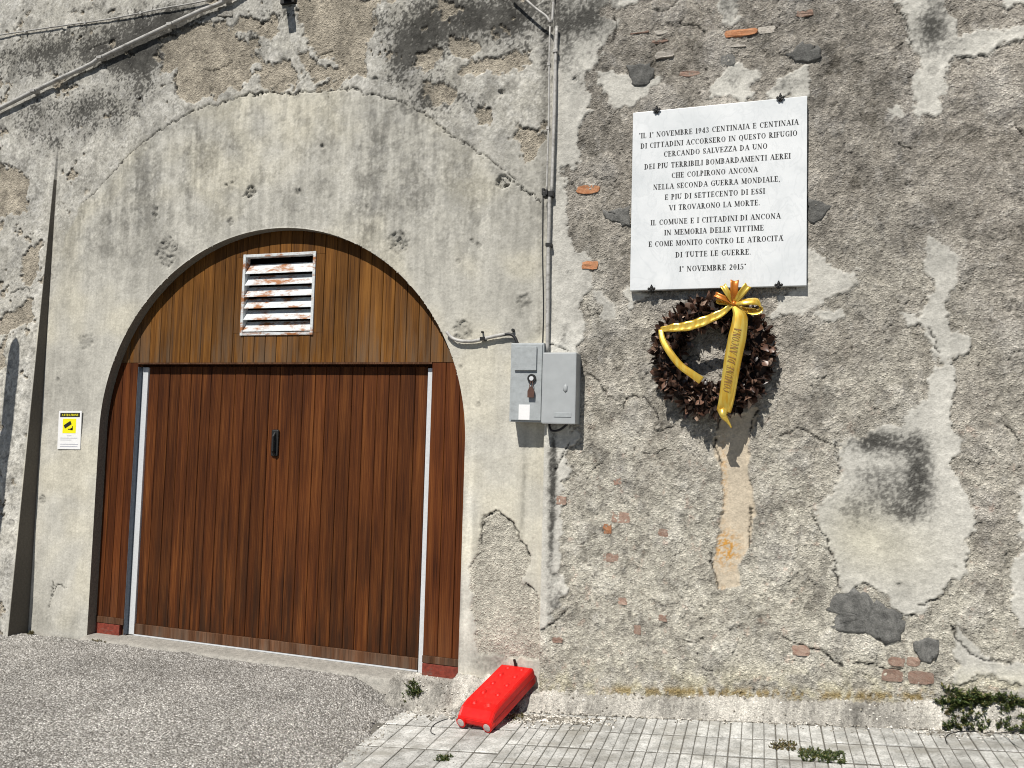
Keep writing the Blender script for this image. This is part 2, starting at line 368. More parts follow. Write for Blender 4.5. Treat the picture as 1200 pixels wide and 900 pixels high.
# ---- right wall: bare mortar with plaster remnants
rem = [
 [(600,-60),(722,-60),(722,0),(702,22),(726,30),(713,58),(700,76),(690,100),(693,133),(676,150),(681,175),(682,190),(668,202),(664,225),(668,258),(673,290),(690,302),(699,328),(689,345),(681,368),(690,395),(674,420),(672,505),(681,512),(667,535),(663,590),(663,640),(663,695),(652,722),(636,738),(600,740)],
 [(718,-60),(760,-60),(755,0),(742,14),(730,16),(718,10)],
 [(700,88),(720,84),(733,92),(762,100),(772,96),(758,118),(742,132),(725,128),(712,112)],
 [(834,-20),(866,-20),(863,30),(856,38),(850,26),(840,12)],
 [(836,112),(846,96),(860,80),(882,90),(880,108),(893,112),(880,122),(838,124)],
 [(893,112),(915,100),(930,82),(948,80),(948,120),(900,122)],
 [(1040,-30),(1103,-30),(1100,5),(1112,30),(1130,46),(1165,40),(1210,30),(1210,52),(1166,60),(1150,72),(1120,76),(1106,92),(1105,118),(1095,141),(1073,142),(1065,130),(1078,110),(1071,72),(1060,25)],
 [(1160,-10),(1210,-10),(1210,14),(1175,18)],
 [(1040,133),(1050,130),(1056,140),(1042,147)],
 [(944,290),(965,312),(1000,320),(1003,335),(975,352),(945,368),(905,372),(915,350),(940,335)],
 [(736,345),(768,345),(738,366)],[(700,345),(720,350),(722,372),(708,378)],
 [(1085,283),(1100,290),(1124,310),(1119,330),(1105,345),(1110,365),(1120,388),(1131,410),(1115,425),(1113,470),(1112,500),(1121,530),(1113,549),(1126,572),(1135,620),(1129,650),(1126,668),(1103,690),(1083,712),(1056,719),(1040,700),(1012,688),(985,692),(975,655),(955,622),(955,600),(972,575),(983,556),(979,519),(1016,507),(1050,497),(1073,480),(1088,450),(1098,428),(1086,405),(1081,372),(1092,350),(1080,318)],
 [(1215,566),(1191,578),(1189,610),(1196,640),(1185,662),(1183,690),(1188,715),(1196,735),(1215,740)],
 [(1112,722),(1124,728),(1130,750),(1150,765),(1180,773),(1215,775),(1215,850),(1150,850),(1160,812),(1190,802),(1180,792),(1150,788),(1125,795),(1112,815),(1108,800),(1120,778),(1114,750)],
 [(1052,368),(1075,372),(1088,368),(1100,380),(1080,384)],[(950,368),(985,362),(988,372),(960,378)],
]
REM = np.zeros((nz, nx), np.float32); EDG = np.full((nz, nx), -1., np.float32)
for k, b in enumerate(rem):
    sl, d = sdf(b, .016); REM[sl] = np.maximum(REM[sl], sstep(-.006, .006, d)); EDG[sl] = np.maximum(EDG[sl], d)
REM = np.where(left, 0, REM)
tan = [(843,492),(862,487),(886,480),(881,510),(878,560),(885,600),(878,640),(866,665),(868,686),(842,688),(833,650),(845,620),(848,560),(838,520)]
sl, d = sdf(tan, .008); TAN = np.zeros((nz, nx), np.float32); TAN[sl] = sstep(-.006, .006, d); TAN = np.where(left, 0, TAN)

# ---- height
roughn = .0019 * N_fine + .0011 * N_small + .0006 * N_mid
H += np.where(left, .0005 * N_fine + .0005 * N_small + .0004 * N_mid + .003 * N_big, 0)
FL_ = spec(.03, .6, 1.7) + .10 * N_edge2; fu = sstep(.5, .56, FL_) + sstep(1.3, 1.36, FL_); H += (np.maximum(BARE, LB)) * (-.011 + .7 * roughn) + up * (.001 + .0003 * N_mold2 + .0013 * fu)
lay = np.abs(spec(.03, .5, 1.5, .35, 1.0)); ledge = sstep(.0, .10, lay) * .0015
FK = spec(.03, .8, 1.75, .75, 1.0) + .10 * N_edge2; fl1 = sstep(.8, .86, FK) ; fl2 = sstep(1.6, 1.66, FK); fl0 = sstep(-1.25, -1.19, FK); ledge = ledge + .0045 * fl1 + .0045 * fl2 + .004 * fl0       # broken horizontal ledges
Hr = roughn * 1.15 + .006 * N_big * .6 + ledge
H += np.where(left, 0, (1 - REM) * (Hr - .004) + REM * (.0065 + .0007 * N_small + .0010 * N_mid + .003 * N_big))
H = H + TAN * (-.010 - (1 - REM) * Hr + .0008 * N_small)
# lips of the peeling coat
lip = np.exp(-((EDG - .012) / .010) ** 2) * (~left) * REM; H += .004 * lip

# ---- cracks, as real grooves
def crack(pts, width=.006, depth=.012, jit=.006, lift=0.0):
    width *= .45
    w_ = w2(pts); lo_, hi_ = w_.min(0) - .15, w_.max(0) + .15
    i0, i1 = np.clip([int((lo_[0] - X0) / DX), int((hi_[0] - X0) / DX) + 2], 0, nx); j0, j1 = np.clip([int((lo_[1] - Z0) / DX), int((hi_[1] - Z0) / DX) + 2], 0, nz)
    sl = (slice(j0, j1), slice(i0, i1)); x = XX[sl] + jit * N_edge2[sl]; z = ZZ[sl] + jit * N_edge[sl]; d = np.full(x.shape, 9.0); sg = np.zeros(x.shape)
    for a, b in zip(w_[:-1], w_[1:]):
        ab = b - a; t = np.clip(((x - a[0]) * ab[0] + (z - a[1]) * ab[1]) / (ab @ ab + 1e-12), 0, 1)
        q = np.hypot(x - a[0] - t * ab[0], z - a[1] - t * ab[1]); c = (ab[0] * (z - a[1]) - ab[1] * (x - a[0])) / np.hypot(*ab)
        m_ = q < d; d = np.where(m_, q, d); sg = np.where(m_, c, sg)
    g = 1 - sstep(width * .5, width * .5 + .0055, d); H[sl] -= depth * g; CR[sl] = np.maximum(CR[sl], g)
    if lift: H[sl] += lift * np.exp(-(d / .05) ** 2) * (sg > 0)
CR = np.zeros((nz, nx), np.float32)
# open undersides of the flaking layers: thin dark gaps below loose edges
def gaps(field, level, wd, gate, where, depth=.007):
    up_ = np.gradient(field, axis=0) > 0
    g = np.exp(-((field - level) / wd) ** 2) * up_ * gate * where
    return g, depth * g
gate1 = sstep(.1, .7, N_peel + .3 * N_edge2)
bare_r = (~left) * (1 - REM) * (1 - TAN)
for lv_, wd_ in ((.80, .035), (1.60, .04), (-1.25, .035)):
    g, dh = gaps(FK, lv_, wd_, gate1, bare_r); CR = np.maximum(CR, g.astype(np.float32) * .8); H -= dh
g, dh = gaps(EDG, -.004, .006, sstep(.0, .9, N_mid + .6 * N_big), (~left) * 1.0, .006); CR = np.maximum(CR, g.astype(np.float32) * .6); H -= dh * .6
_gz = np.gradient(BARE, axis=0); g = np.clip(-_gz * 2.2, 0, 1) * left; CR = np.maximum(CR, (g * .8 * sstep(-.6, .3, N_mid)).astype(np.float32)); H -= .004 * g
crack(arc[3:], .004, .013, .010); crack(arc[:4], .002, .007, .006); crack(arc[6:9], .010, .018, .014)
for pts, wd in [
 ([(950,605),(965,625),(975,650),(983,690)], .007), ([(918,742),(940,755),(967,758),(972,770),(988,776)], .010), ([(1000,773),(1025,776),(1040,784),(1057,779)], .010),
 ([(1052,717),(1072,718)], .007), ([(1074,708),(1085,702),(1097,700)], .008), ([(1111,724),(1118,745),(1132,762),(1150,771),(1182,775)], .007),
 ([(915,510),(935,501),(950,508),(960,516),(973,521)], .007), ([(980,518),(982,555)], .005), ([(730,482),(735,468),(745,463),(757,466),(764,474),(775,492)], .006),
 ([(768,502),(778,504),(790,500)], .007), ([(757,530),(771,532),(780,527)], .007), ([(800,424),(815,418),(832,430),(838,434)], .006),
 ([(563,638),(567,607),(581,598),(599,610),(612,635),(620,650)], .007), ([(616,685),(631,696)], .007), ([(638,736),(650,727),(664,717),(668,708)], .008),
 ([(843,492),(838,520),(846,545)], .006), ([(880,595),(878,640)], .005), ([(833,650),(842,688)], .005), ([(886,480),(880,510)], .006),
 ([(203,112),(206,82)], .007), ([(355,92),(368,78),(375,64),(388,60)], .008), ([(300,34),(312,24),(328,20)], .007), ([(240,82),(256,80),(272,72)], .007),
 ([(105,60),(118,52),(132,50)], .006), ([(0,196),(8,192),(14,196)], .007), ([(20,345),(38,338),(42,344)], .007), ([(640,410),(645,404),(668,412)], .003),
 ([(1050,170),(1068,178)], .005), ([(1185,148),(1197,165)], .006), ([(1085,385),(1092,400),(1098,415)], .006), ([(1115,72),(1125,74),(1150,72),(1166,60)], .007),
 ([(1043,8),(1060,30),(1066,60)], .005), ([(795,33),(815,34),(828,42)], .007), ([(768,16),(780,21),(795,8)], .005), ([(722,25),(726,40),(716,58)], .006),
 ([(800,748),(815,751),(825,745)], .006), ([(828,780),(838,784)], .006), ([(690,440),(705,448),(712,462)], .004), ([(1175,500),(1190,512)], .005), ([(690,560),(700,545),(710,541)], .004),
 ([(655,548),(660,535),(672,520)], .006), ([(60,700),(66,684),(78,688)], .006), ([(57,712),(62,680)], .004)]:
    crack(pts, wd)
# ---- pits (old shrapnel marks) and ring ridges
PIT = np.zeros((nz, nx), np.float32)
for cx, cy, r, dp in [(293,227,8,.016),(349,224,4,.012),(270,260,4,.008),(377,172,3,.012),(181,251,3,.010),(183,245,3,.008),(590,212,7,.022),(467,283,13,.012),(468,283,4,.012),(430,243,3,.010),(541,389,12,.010),(615,352,9,.006),(194,296,13,.011),(265,217,2,.01),(272,215,2,.01),(561,287,4,.008),(438,94,4,.010),(588,108,5,.008),(67,445,3,.01),(50,586,4,.008),(1116,662,3,.014),(1052,683,4,.010),(553,282,3,.006),(537,306,3,.006),(586,110,4,.01),(655,676,5,.010),(676,98,3,.01),(540,430,3,.006),(560,474,5,.006),(735,35,4,.006),(30,612,4,.006),(100,400,9,.005),(1090,90,6,.005)]:
    c = P(cx, cy)[[0, 2]]; rr = abs(P(cx + r, cy)[0] - c[0]); i0, i1 = int((c[0] - .3 - X0) / DX), int((c[0] + .3 - X0) / DX); j0, j1 = int((c[1] - .3 - Z0) / DX), int((c[1] + .3 - Z0) / DX)
    sl = (slice(max(j0, 0), j1), slice(max(i0, 0), i1)); q = np.hypot(XX[sl] - c[0], ZZ[sl] - c[1]) / rr + .18 * N_edge[sl]
    m_ = 1 - sstep(.75, 1.05, q); H[sl] -= m_ * dp * (1 + .5 * N_small[sl]); PIT[sl] = np.maximum(PIT[sl], m_)
# ---- colours
streakzone = sstep(1.7, 3.6, ZZ)
L = PL[None, None] * (1 + .07 * N_big + .05 * N_mid + .035 * N_streak2)[..., None]
yell = sstep(-.5, 1.2, N_big)[..., None]; L = L * (1 - .05 * yell * np.array([-.2, .2, 1.4]))
st = np.clip(.5 + .30 * N_streak + .2 * N_mid + .2 * N_mold, 0, 1) * streakzone * .45
stb = blobs([(165,215,16,60,.85),(225,195,12,45,.6),(240,175,60,25,.35),(440,215,22,80,.65),(490,215,35,65,.55),(395,150,12,35,.4),(350,150,8,30,.35),(560,240,20,60,.35),(115,270,35,45,.5),(600,250,12,30,.3),(480,150,60,25,.5),(560,190,40,20,.4),(300,300,80,20,.15),(420,270,12,40,.4)])
st = np.clip(st + stb * np.clip(.6 + .25 * N_streak + .22 * N_mold, 0, 1.2) * .75, 0, .85)
L = L * (1 - .62 * st)[..., None]
# mottled upper zone
Um = blobs([(60,62,75,26,1.3),(170,42,55,28,1.3),(205,20,45,12,1.0),(140,70,25,14,1.2),(40,135,30,22,.8),(105,122,35,22,.9),(175,62,26,30,1.2),(430,20,25,25,.5),(490,55,30,35,1.2),(520,20,60,30,1.4),(580,20,60,25,1.1),(610,30,35,30,.8),(470,70,18,25,1.0),(500,110,35,20,.9),(160,105,20,30,.7),(120,145,50,18,.5),(250,60,40,30,.7),(330,15,25,12,.8),(300,50,20,20,.7),(545,120,30,20,.6),(640,60,6,60,.6),(60,170,40,25,.45),(25,260,30,30,.35),(30,330,25,35,.4),(450,140,40,14,.7),(20,20,30,8,.3),(100,10,40,6,.4),(380,12,20,10,.3),(100,330,14,40,.35)])
mo = sstep(-.1, 1.5, Um * 1.15 - .35 + .42 * N_mold + .55 * N_mold2) * np.maximum(up, sstep(.12, .0, -upper) * .6)
mo = np.clip(.98 * mo * (.35 + .65 * sstep(.1, .6, Um)) * 1.12 + .16 * up * sstep(.2, 1.6, Um) + .16 * up * sstep(.2, 1.4, N_mold), 0, 1)
Lu = colr(.43, .418, .382)[None, None] * (1 + .10 * N_mid + .07 * N_mold2 + .08 * fu)[..., None]
L = L * (1 - .75 * up[..., None]) + Lu * .75 * up[..., None]
L = L * (1 + .10 * (up0 - up) * np.clip(N_mold, -1.5, 1))[..., None]
# white bloom round the bare patches
L = L + (up * .05 * sstep(.4, 1.6, N_edge2 - .4 * Um))[..., None]
Bc = MORT[None, None] * (1.12 + .14 * N_mid + .12 * N_small)[..., None] * np.array([1.0, .97, .90])
L = L * (1 - BARE[..., None]) + Bc * BARE[..., None]
L = L * (1 + up * .16 * np.clip(.7 * N_mold2 + .9 * N_mold, -2.0, 1.8) * (1 - BARE))[..., None]
LIME = sstep(.25, .9, spec(.014, .35, 1.15) + .25 * N_mold2) * np.maximum(up, .55 * sstep(2.2, 3.6, ZZ)) * (1 - BARE) * (1 - .6 * np.clip(mo, 0, 1)); L = L + (.085 * LIME)[..., None]
GRY = sstep(.2, 1.3, spec(.02, .5, 1.2) + .3 * N_mold2) * np.maximum(up, .75 * sstep(2.0, 3.4, ZZ)) * (1 - BARE); L = L * (1 - .30 * GRY)[..., None]
L = L * (1 - (.84 * mo * (1 - .75 * BARE))[..., None]) 
LBc = MORTL[None, None] * (.98 + .08 * N_mid + .1 * N_small)[..., None]; L = L * (1 - LB[..., None]) + LBc * LB[..., None]
# small greys near the corner and at the jamb foot
gg = blobs([(612,355,12,16,.55),(628,385,10,14,.35),(600,398,20,10,.25),(613,580,3,70,.5),(570,778,30,14,.6),(590,772,12,10,.4),(557,640,4,60,.2),(640,120,5,120,.4),(634,300,4,150,.3),(20,700,10,60,.15),(60,725,40,12,.35),(85,560,12,140,.12),(70,470,25,60,.18)])
L = L * (1 - .7 * np.clip(gg * (.8 + .3 * N_mold), 0, .9))[..., None]
wh = blobs([(547,700,5,85,1.3),(550,620,4,60,.9),(606,470,4,90,.25)]); L = L * (1 + .3 * np.clip(wh, 0, 1))[..., None]
# left of the buttress edge: blotchy
sb = sstep(-5.88, -5.95, XX) * sstep(3.4, 2.4, ZZ) ; L = L * (1 + sb * (.08 * N_mold + .05))[..., None]
# right wall
dust = sstep(3.3, .3, ZZ + .3 * N_big); dust = np.clip(dust * .95 + .17 * N_mid * dust + blobs([(1000,345,60,25,.3),(700,300,20,100,.2),(1080,430,40,60,.15),(880,440,60,40,-.12),(1120,150,60,60,-.1),(1150,640,18,60,-.55),(700,60,5,5,0)]), 0, 1)
Mc = MORT[None, None] * (1 + .10 * N_big + .12 * N_mid + .12 * N_small)[..., None]
Mc = Mc * (1 - dust[..., None]) + (MORTL[None, None] * (1 + .07 * N_mid + .12 * N_small)[..., None]) * dust[..., None]
grey = sstep(.2, 1.4, spec(.03, .6, 1.1)); Mc = Mc * (1 - .28 * grey)[..., None]
pale = sstep(1.0, 1.7, spec(.02, .25, 1.2, .6, 1.)) ; Mc = Mc + (pale * .05 + .03 * fl1 + .03 * fl2 - .02 * (1 - fl0))[..., None]
redd = sstep(1.6, 2.3, spec(.02, .3, 1.1, .7, 1.)) * sstep(2.6, 1.2, ZZ); Mc = Mc * (1 + redd[..., None] * np.array([.07, -.04, -.06]))
Pc = PLR[None, None] * (1 + .05 * N_big + .06 * N_mid + .04 * N_small)[..., None]
pm = blobs([(690,20,40,45,1.25),(665,60,10,40,.8),(655,15,10,30,.8),(1085,45,22,28,1.1),(1095,25,18,30,.9),(1120,60,18,10,.5),(855,10,14,22,1.1),(858,100,14,14,.7),(920,105,20,10,.9),(650,600,5,75,1.7),(651,540,5,35,1.2),(655,710,10,22,1.3),(700,175,12,30,.1),(1030,518,45,14,1.9),(1075,555,17,45,1.45),(1040,575,38,26,1.1),(1000,600,30,20,.6),(1060,600,26,12,.9),(1010,560,18,20,.4),(680,100,12,14,.6),(668,320,8,10,.6),(663,395,10,14,.7),(650,780,6,40,.3),(1085,300,18,18,.5),(1100,400,12,40,.25),(690,30,20,20,.6),(755,90,20,18,.6),(985,650,30,25,.25)])
pmm = sstep(-.05, 1.7, pm - .12 + .40 * N_mold + .42 * N_mold2) * sstep(.05, .55, pm)
pmm = .55 * pmm + .45 * sstep(.15, 1.7, pm)
Pc = Pc * (1 - .86 * pmm)[..., None]
yl = blobs([(1040,640,60,40,.6),(1000,620,40,40,.6)]); Pc = Pc * (1 + np.clip(yl, 0, 1)[..., None] * np.array([-.02, -.04, -.13]))
REMC = np.where(left, 0, sstep(-.028, .030, np.maximum(EDG, -1) + .012 * N_mold2)); sf = np.clip(blobs([(965,610,45,90,1.2),(1000,345,60,30,.7),(1000,520,40,20,.8),(1095,330,30,60,.4),(1150,790,50,20,.8)]), 0, .9) + .12; REMC = REMC * sf + REM * (1 - sf); Rr = Mc * (1 - REMC[..., None]) + Pc * REMC[..., None]
Tc = colr(.52, .45, .35)[None, None] * (1 + .05 * N_mid)[..., None]
oc = np.clip(blobs([(851,642,14,18,1.3),(848,560,4,40,.6),(850,690,9,4,.5)]), 0, 1) * sstep(-.2, .4, N_mold2)
Tc = Tc * (1 - oc[..., None]) + colr(.50, .26, .06)[None, None] * oc[..., None]
Rr = Rr * (1 - TAN[..., None]) + Tc * TAN[..., None]
zb = ZZ - (.09 + .10 * XX)                                   # height above the kerb line
mossn = np.exp(-((zb - .012) / .03) ** 2) * sstep(-.3, .9, spec(.02, .5, 1.2, .5, 1.) + .5) * sstep(-1.1, -.8, XX)
Rr = Rr * (1 - .8 * mossn[..., None]) + colr(.24, .17, .055)[None, None] * .8 * mossn[..., None]
lowy = sstep(.25, .0, zb) * .3 * sstep(-.5, 1., N_mid); Rr = Rr * (1 - lowy[..., None] * np.array([.1, .15, .5]))
col = np.where(left[..., None], L, Rr)
col = col * (1 - .88 * CR[..., None]) * (1 - .25 * PIT[..., None])
side_shade = ((XX > -5.893) & (XX < -5.876) & (ZZ < 3.75))[..., None]; col = np.where(side_shade, colr(.13, .118, .10) * (1 + .06 * N_big[..., None]), col)  # buttress side face: its shade is painted in as a darker colour
col = np.clip(col, .02, .8)
grain = np.where(left, np.maximum(BARE * .9, LB * 1.0) + .18 * up * (1 - BARE), (1 - REM) * (1 - .85 * TAN) + REM * (.16 + .25 * pmm))
grain = np.clip(grain + .1 * PIT, 0, 1)
# ---- buttress on the far left: battered, its right edge at x=-5.89
H[np.abs(XX + 5.885) < .022] = 0
bt = np.where(XX < -5.885, np.clip((4.2 - ZZ) / 4.32, 0, 1.1) * .175, 0); H += bt

# ------------------------------------------------------------------ wall meshes
AX, AZ, AR = -3.62, 1.568, 1.628        # arched opening
XL, XR = AX - AR, AX + AR
def inside_open(x, z): return np.where(z > AZ, (x - AX) ** 2 + (z - AZ) ** 2 < AR * AR, (np.abs(x - AX) < AR))
def wall_mesh(name, i0, i1, Yp, hole):
    X = XX[:, i0:i1].copy(); Z = ZZ[:, i0:i1].copy(); h = H[:, i0:i1].copy()
    if hole:
        r = np.hypot(X - AX, Z - AZ); m_ = (Z > AZ) & (np.abs(r - AR) < .6 * DX)
        X = np.where(m_, AX + (X - AX) * AR / np.maximum(r, 1e-6), X); Z2 = np.where(m_, AZ + (Z - AZ) * AR / np.maximum(r, 1e-6), Z); Z = Z2
        for xe in (XL, XR):
            m2 = (Z <= AZ) & (np.abs(X - xe) < .5 * DX); X = np.where(m2, xe, X); m_ = m_ | m2
        h = np.where(m_, .001, h)
    ny_, nx_ = X.shape; Y = Yp - h
    co = np.stack([X, Y, Z], -1).reshape(-1, 3).astype(np.float32)
    idx = np.arange(ny_ * nx_).reshape(ny_, nx_)
    q = np.stack([idx[:-1, :-1], idx[:-1, 1:], idx[1:, 1:], idx[1:, :-1]], -1).reshape(-1, 4)
    if hole:
        c = co[q].mean(1); q = q[~inside_open(c[:, 0], c[:, 2])]
        used = np.zeros(len(co), bool); used[q.ravel()] = True; rem_ = np.cumsum(used) - 1
        co2 = co[used]; q = rem_[q]
    else: used = np.ones(len(co), bool); co2 = co
    me = bpy.data.meshes.new(name); me.vertices.add(len(co2)); me.vertices.foreach_set('co', co2.ravel())
    me.loops.add(q.size); me.loops.foreach_set('vertex_index', q.ravel().astype(np.int32))
    me.polygons.add(len(q)); me.polygons.foreach_set('loop_start', np.arange(len(q), dtype=np.int32) * 4); me.polygons.foreach_set('loop_total', np.full(len(q), 4, np.int32))
    me.polygons.foreach_set('use_smooth', np.ones(len(q), bool)); me.update(calc_edges=True)
    cxf = co2[q][:, :, 0]; me.polygons.foreach_set('use_smooth', ~((cxf.min(1) < -5.885) & (cxf.max(1) > -5.885)))
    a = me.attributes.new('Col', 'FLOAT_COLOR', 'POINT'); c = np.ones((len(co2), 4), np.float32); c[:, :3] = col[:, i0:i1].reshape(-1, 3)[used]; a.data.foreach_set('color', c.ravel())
    a = me.attributes.new('grain', 'FLOAT', 'POINT'); a.data.foreach_set('value', grain[:, i0:i1].reshape(-1)[used].astype(np.float32))
    me.materials.append(M_wall)
    o = bpy.data.objects.new(name, me); C.objects.link(o); OR[o] = np.zeros(3); return o
ic = int(round((XC - X0) / DX))
YR = -.06
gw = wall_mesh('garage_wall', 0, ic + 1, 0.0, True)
tag(gw, 'pale stained plaster wall with the arched wooden garage doorway', 'wall')
rw = wall_mesh('street_wall', ic, nx, YR, False)
tag(rw, 'rough bare mortar wall with peeling plaster that carries the marble plaque', 'wall')
def attr(o, name, val, typ='FLOAT'):
    a = o.data.attributes.new(name, 'FLOAT' if typ == 'FLOAT' else 'FLOAT_COLOR', 'POINT'); n = len(o.data.vertices)
    if typ == 'FLOAT': a.data.foreach_set('value', np.full(n, val, np.float32) if np.isscalar(val) else np.asarray(val, np.float32))
    else: a.data.foreach_set('color', np.tile(np.array([*val, 1], np.float32), n))
# reveal of the arch, soffit and jambs
ang = np.linspace(0, math.pi, 97); prof = [(XR, -.5), (XR, .3), (XR, 1.0)] + [(AX + AR * math.cos(a), AZ + AR * math.sin(a)) for a in ang] + [(XL, 1.0), (XL, .3), (XL, -.5)]
v = []; f = []
for k, (x, z) in enumerate(prof):
    for y in (-.001, .03, .2): v.append((x, y, z))
for k in range(len(prof) - 1):
    for j in range(2): a = k * 3 + j; f.append((a, a + 1, a + 4, a + 3))
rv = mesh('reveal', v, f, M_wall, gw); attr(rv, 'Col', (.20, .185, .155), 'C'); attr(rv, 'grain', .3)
# return face where the street wall stands forward, backs and tops so the walls have thickness
m = MB(); m.box((XC - .0, YR + .012, -.5), (XC + .03, .3, 5.8)); rt = m.build('return_face', M_wall, rw); attr(rt, 'Col', tuple(PL), 'C'); attr(rt, 'grain', .5)
m = MB(); m.box((-12.4, .5, -.5), (9.2, .6, 5.78)); m.box((-12.4, .05, 5.8), (9.2, .6, 5.85)); rb = m.build('wall_core', M_wall, gw); attr(rb, 'Col', tuple(PL * .6), 'C'); attr(rb, 'grain', .5)

# plainer continuation of both walls beyond the view
def wall_run(x0, x1, yb, pj, parent):
    n1, n2 = int((x1 - x0) / .05) + 1, int((Z1 - Z0) / .05) + 1; X, Z = np.meshgrid(np.linspace(x0, x1, n1), np.linspace(Z0, 5.795, n2))
    r = np.random.default_rng(4); Y = yb - pj(Z) - np.abs(r.normal(0, .003, X.shape)); q = []
    for j in range(n2 - 1):
        for i in range(n1 - 1): a = j * n1 + i; q.append((a, a + 1, a + n1 + 1, a + n1))
    o = mesh('wall_run', np.stack([X, Y, Z], -1).reshape(-1, 3), q, M_wall, parent, True); attr(o, 'grain', .8)
    k = (.36 + .03 * r.normal(size=X.shape) + .06 * np.clip(1.5 - Z, 0, 1.5) / 1.5).ravel(); c = np.stack([k, k * .93, k * .82, np.ones_like(k)], -1).astype(np.float32)
    a_ = o.data.attributes.new('Col', 'FLOAT_COLOR', 'POINT'); a_.data.foreach_set('color', c.ravel())
wall_run(X1 - .01, 9.2, YR, lambda Z: 0 * Z, rw); wall_run(-12.4, X0 + .005, 0, lambda Z: np.clip((4.2 - Z) / 4.32, 0, 1.1) * .175, gw)
# ------------------------------------------------------------------ patches and bricks, children of the walls
def hcell(x, z):
    i = int(np.clip((x - X0) / DX, 0, nx - 1)); j = int(np.clip((z - Z0) / DX, 0, nz - 1)); return float(H[max(j - 2, 0):j + 3, max(i - 2, 0):i + 3].mean())
def patch(poly, parent, Yp, m_, th=.010, name='cement_patch', rag=.009):
    w_ = w2(poly); pts = []
    for k in range(len(w_)):
        a, b = w_[k], w_[(k + 1) % len(w_)]; n = max(2, int(np.hypot(*(b - a)) / .025))
        for t in range(n): pts.append(a + (b - a) * t / n + np.random.default_rng(k * 31 + t + len(poly)).normal(0, rag, 2))
    c = np.mean(pts, 0); n = len(pts); v = []; f = []; rr = np.random.default_rng(5)
    base = max(hcell(*p) for p in pts + [c]) 
    for ring, (s_, y) in enumerate(((1.0, -th), (.97, .55 * th), (.8, th), (.5, th * .8), (.22, th * 1.1))):
        for p in pts:
            q = c + (p - c) * s_; v.append((q[0], Yp - base * .6 - y + rr.normal(0, .0016 if ring > 1 else .0006), q[1]))
    for r in range(4):
        for k in range(n): a = r * n + k; b = r * n + (k + 1) % n; f.append((a, b, b + n, a + n))
    f.append([4 * n + k for k in range(n)])
    return mesh(name, v, f, m_, parent, True)
DP = [
 ([(967,713),(974,700),(980,694),(997,687),(1013,694),(1033,706),(1053,717),(1057,728),(1058,738),(1045,753),(1030,748),(1013,740),(1000,738),(987,738),(976,733),(976,718)], 'big lead grey cement patch low on the wall'),
 ([(1070,748),(1083,744),(1097,748),(1100,763),(1088,777),(1075,770),(1068,758)], 'small round grey cement patch low on the wall'),
 ([(921,69),(930,64),(940,54),(948,60),(960,58),(960,73),(950,79),(942,81),(930,76)], 'dark cement patch above the plaque'),
 ([(736,81),(748,79),(763,79),(767,88),(766,99),(758,106),(750,108),(740,106),(738,92)], 'dark cement patch up left of the plaque'),
 ([(706,251),(720,248),(738,245),(742,268),(728,265),(712,262)], 'dark cement patch at the left edge of the plaque'),
 ([(944,237),(957,238),(971,246),(962,260),(952,268),(944,265)], 'dark cement patch at the right edge of the plaque')]
for poly, lb in DP: patch(poly, rw, YR, M_patch, .007)['label'] = lb
patch([(255,8),(273,7),(273,20),(255,20)], gw, 0, M_curb, .006, rag=.003)
def brick(px0, py0, px1, py1, m_, parent=rw, Yp=YR, proud=.004, rot=0):
    a, b = P(px0, py1), P(px1, py0); c = (a + b) / 2; hx, hz = abs(b[0] - a[0]) / 2, abs(b[2] - a[2]) / 2
    bm = bmesh.new(); bmesh.ops.create_cube(bm, size=1); bmesh.ops.subdivide_edges(bm, edges=bm.edges[:], cuts=2, use_grid_fill=True)
    h0 = hcell(c[0], c[2]); rr = random.Random(int(px0 * 7 + py0))
    for q in bm.verts:
        x, y, z = q.co.x * 2 * hx, q.co.y * .05, q.co.z * 2 * hz
        k = 1 - .10 * (abs(q.co.x) > .4) * (abs(q.co.z) > .4)
        q.co = (c[0] + x * k + rr.gauss(0, .0035), Yp - h0 + .025 - proud + y + rr.gauss(0, .0018), c[2] + z * k + rr.gauss(0, .003) + x * rot)
    bm.verts.index_update(); v = [q.co[:] for q in bm.verts]; f = [[q.index for q in g.verts] for g in bm.faces]; bm.free()
    return mesh('brick', v, f, m_, parent, False)
brick(849, 38, 887, 50, M_brick_orange, proud=.009)['label'] = 'bright orange brick bared above the plaque'
brick(889, 35, 908, 45, M_brick_pale); brick(769, 64, 791, 74, M_brick_pale, proud=.014)['label'] = 'pale loose brick jutting up left of the plaque'
brick(740, 41, 762, 46, M_brick); brick(768, 39, 784, 46, M_brick_pale); brick(797, 87, 820, 95, M_brick); brick(765, 50, 784, 56, M_brick)
brick(933, 17, 952, 26, M_brick); brick(678, 220, 705, 231, M_brick_orange, proud=.005); brick(684, 308, 703, 318, M_brick_orange, proud=.005)
for q in [(718,600,740,611),(709,613,719,624),(721,560,730,567),(773,619,784,627),(708,648,726,656),(655,581,667,590),(726,699,736,706),(773,718,783,725),(744,731,753,741)]:
    brick(*q, M_brick if q[0] != 709 else M_brick_orange, proud=.003)
for q in [(1032,783,1056,794),(1062,785,1092,796),(1060,768,1076,777),(928,755,948,764),(650,745,662,750),(1040,768,1058,776)]: brick(*q, M_brick, proud=.006, rot=.04)
brick(850, 56, 873, 62, M_brick_pale); brick(845, 68, 862, 84, M_patch, proud=.002)

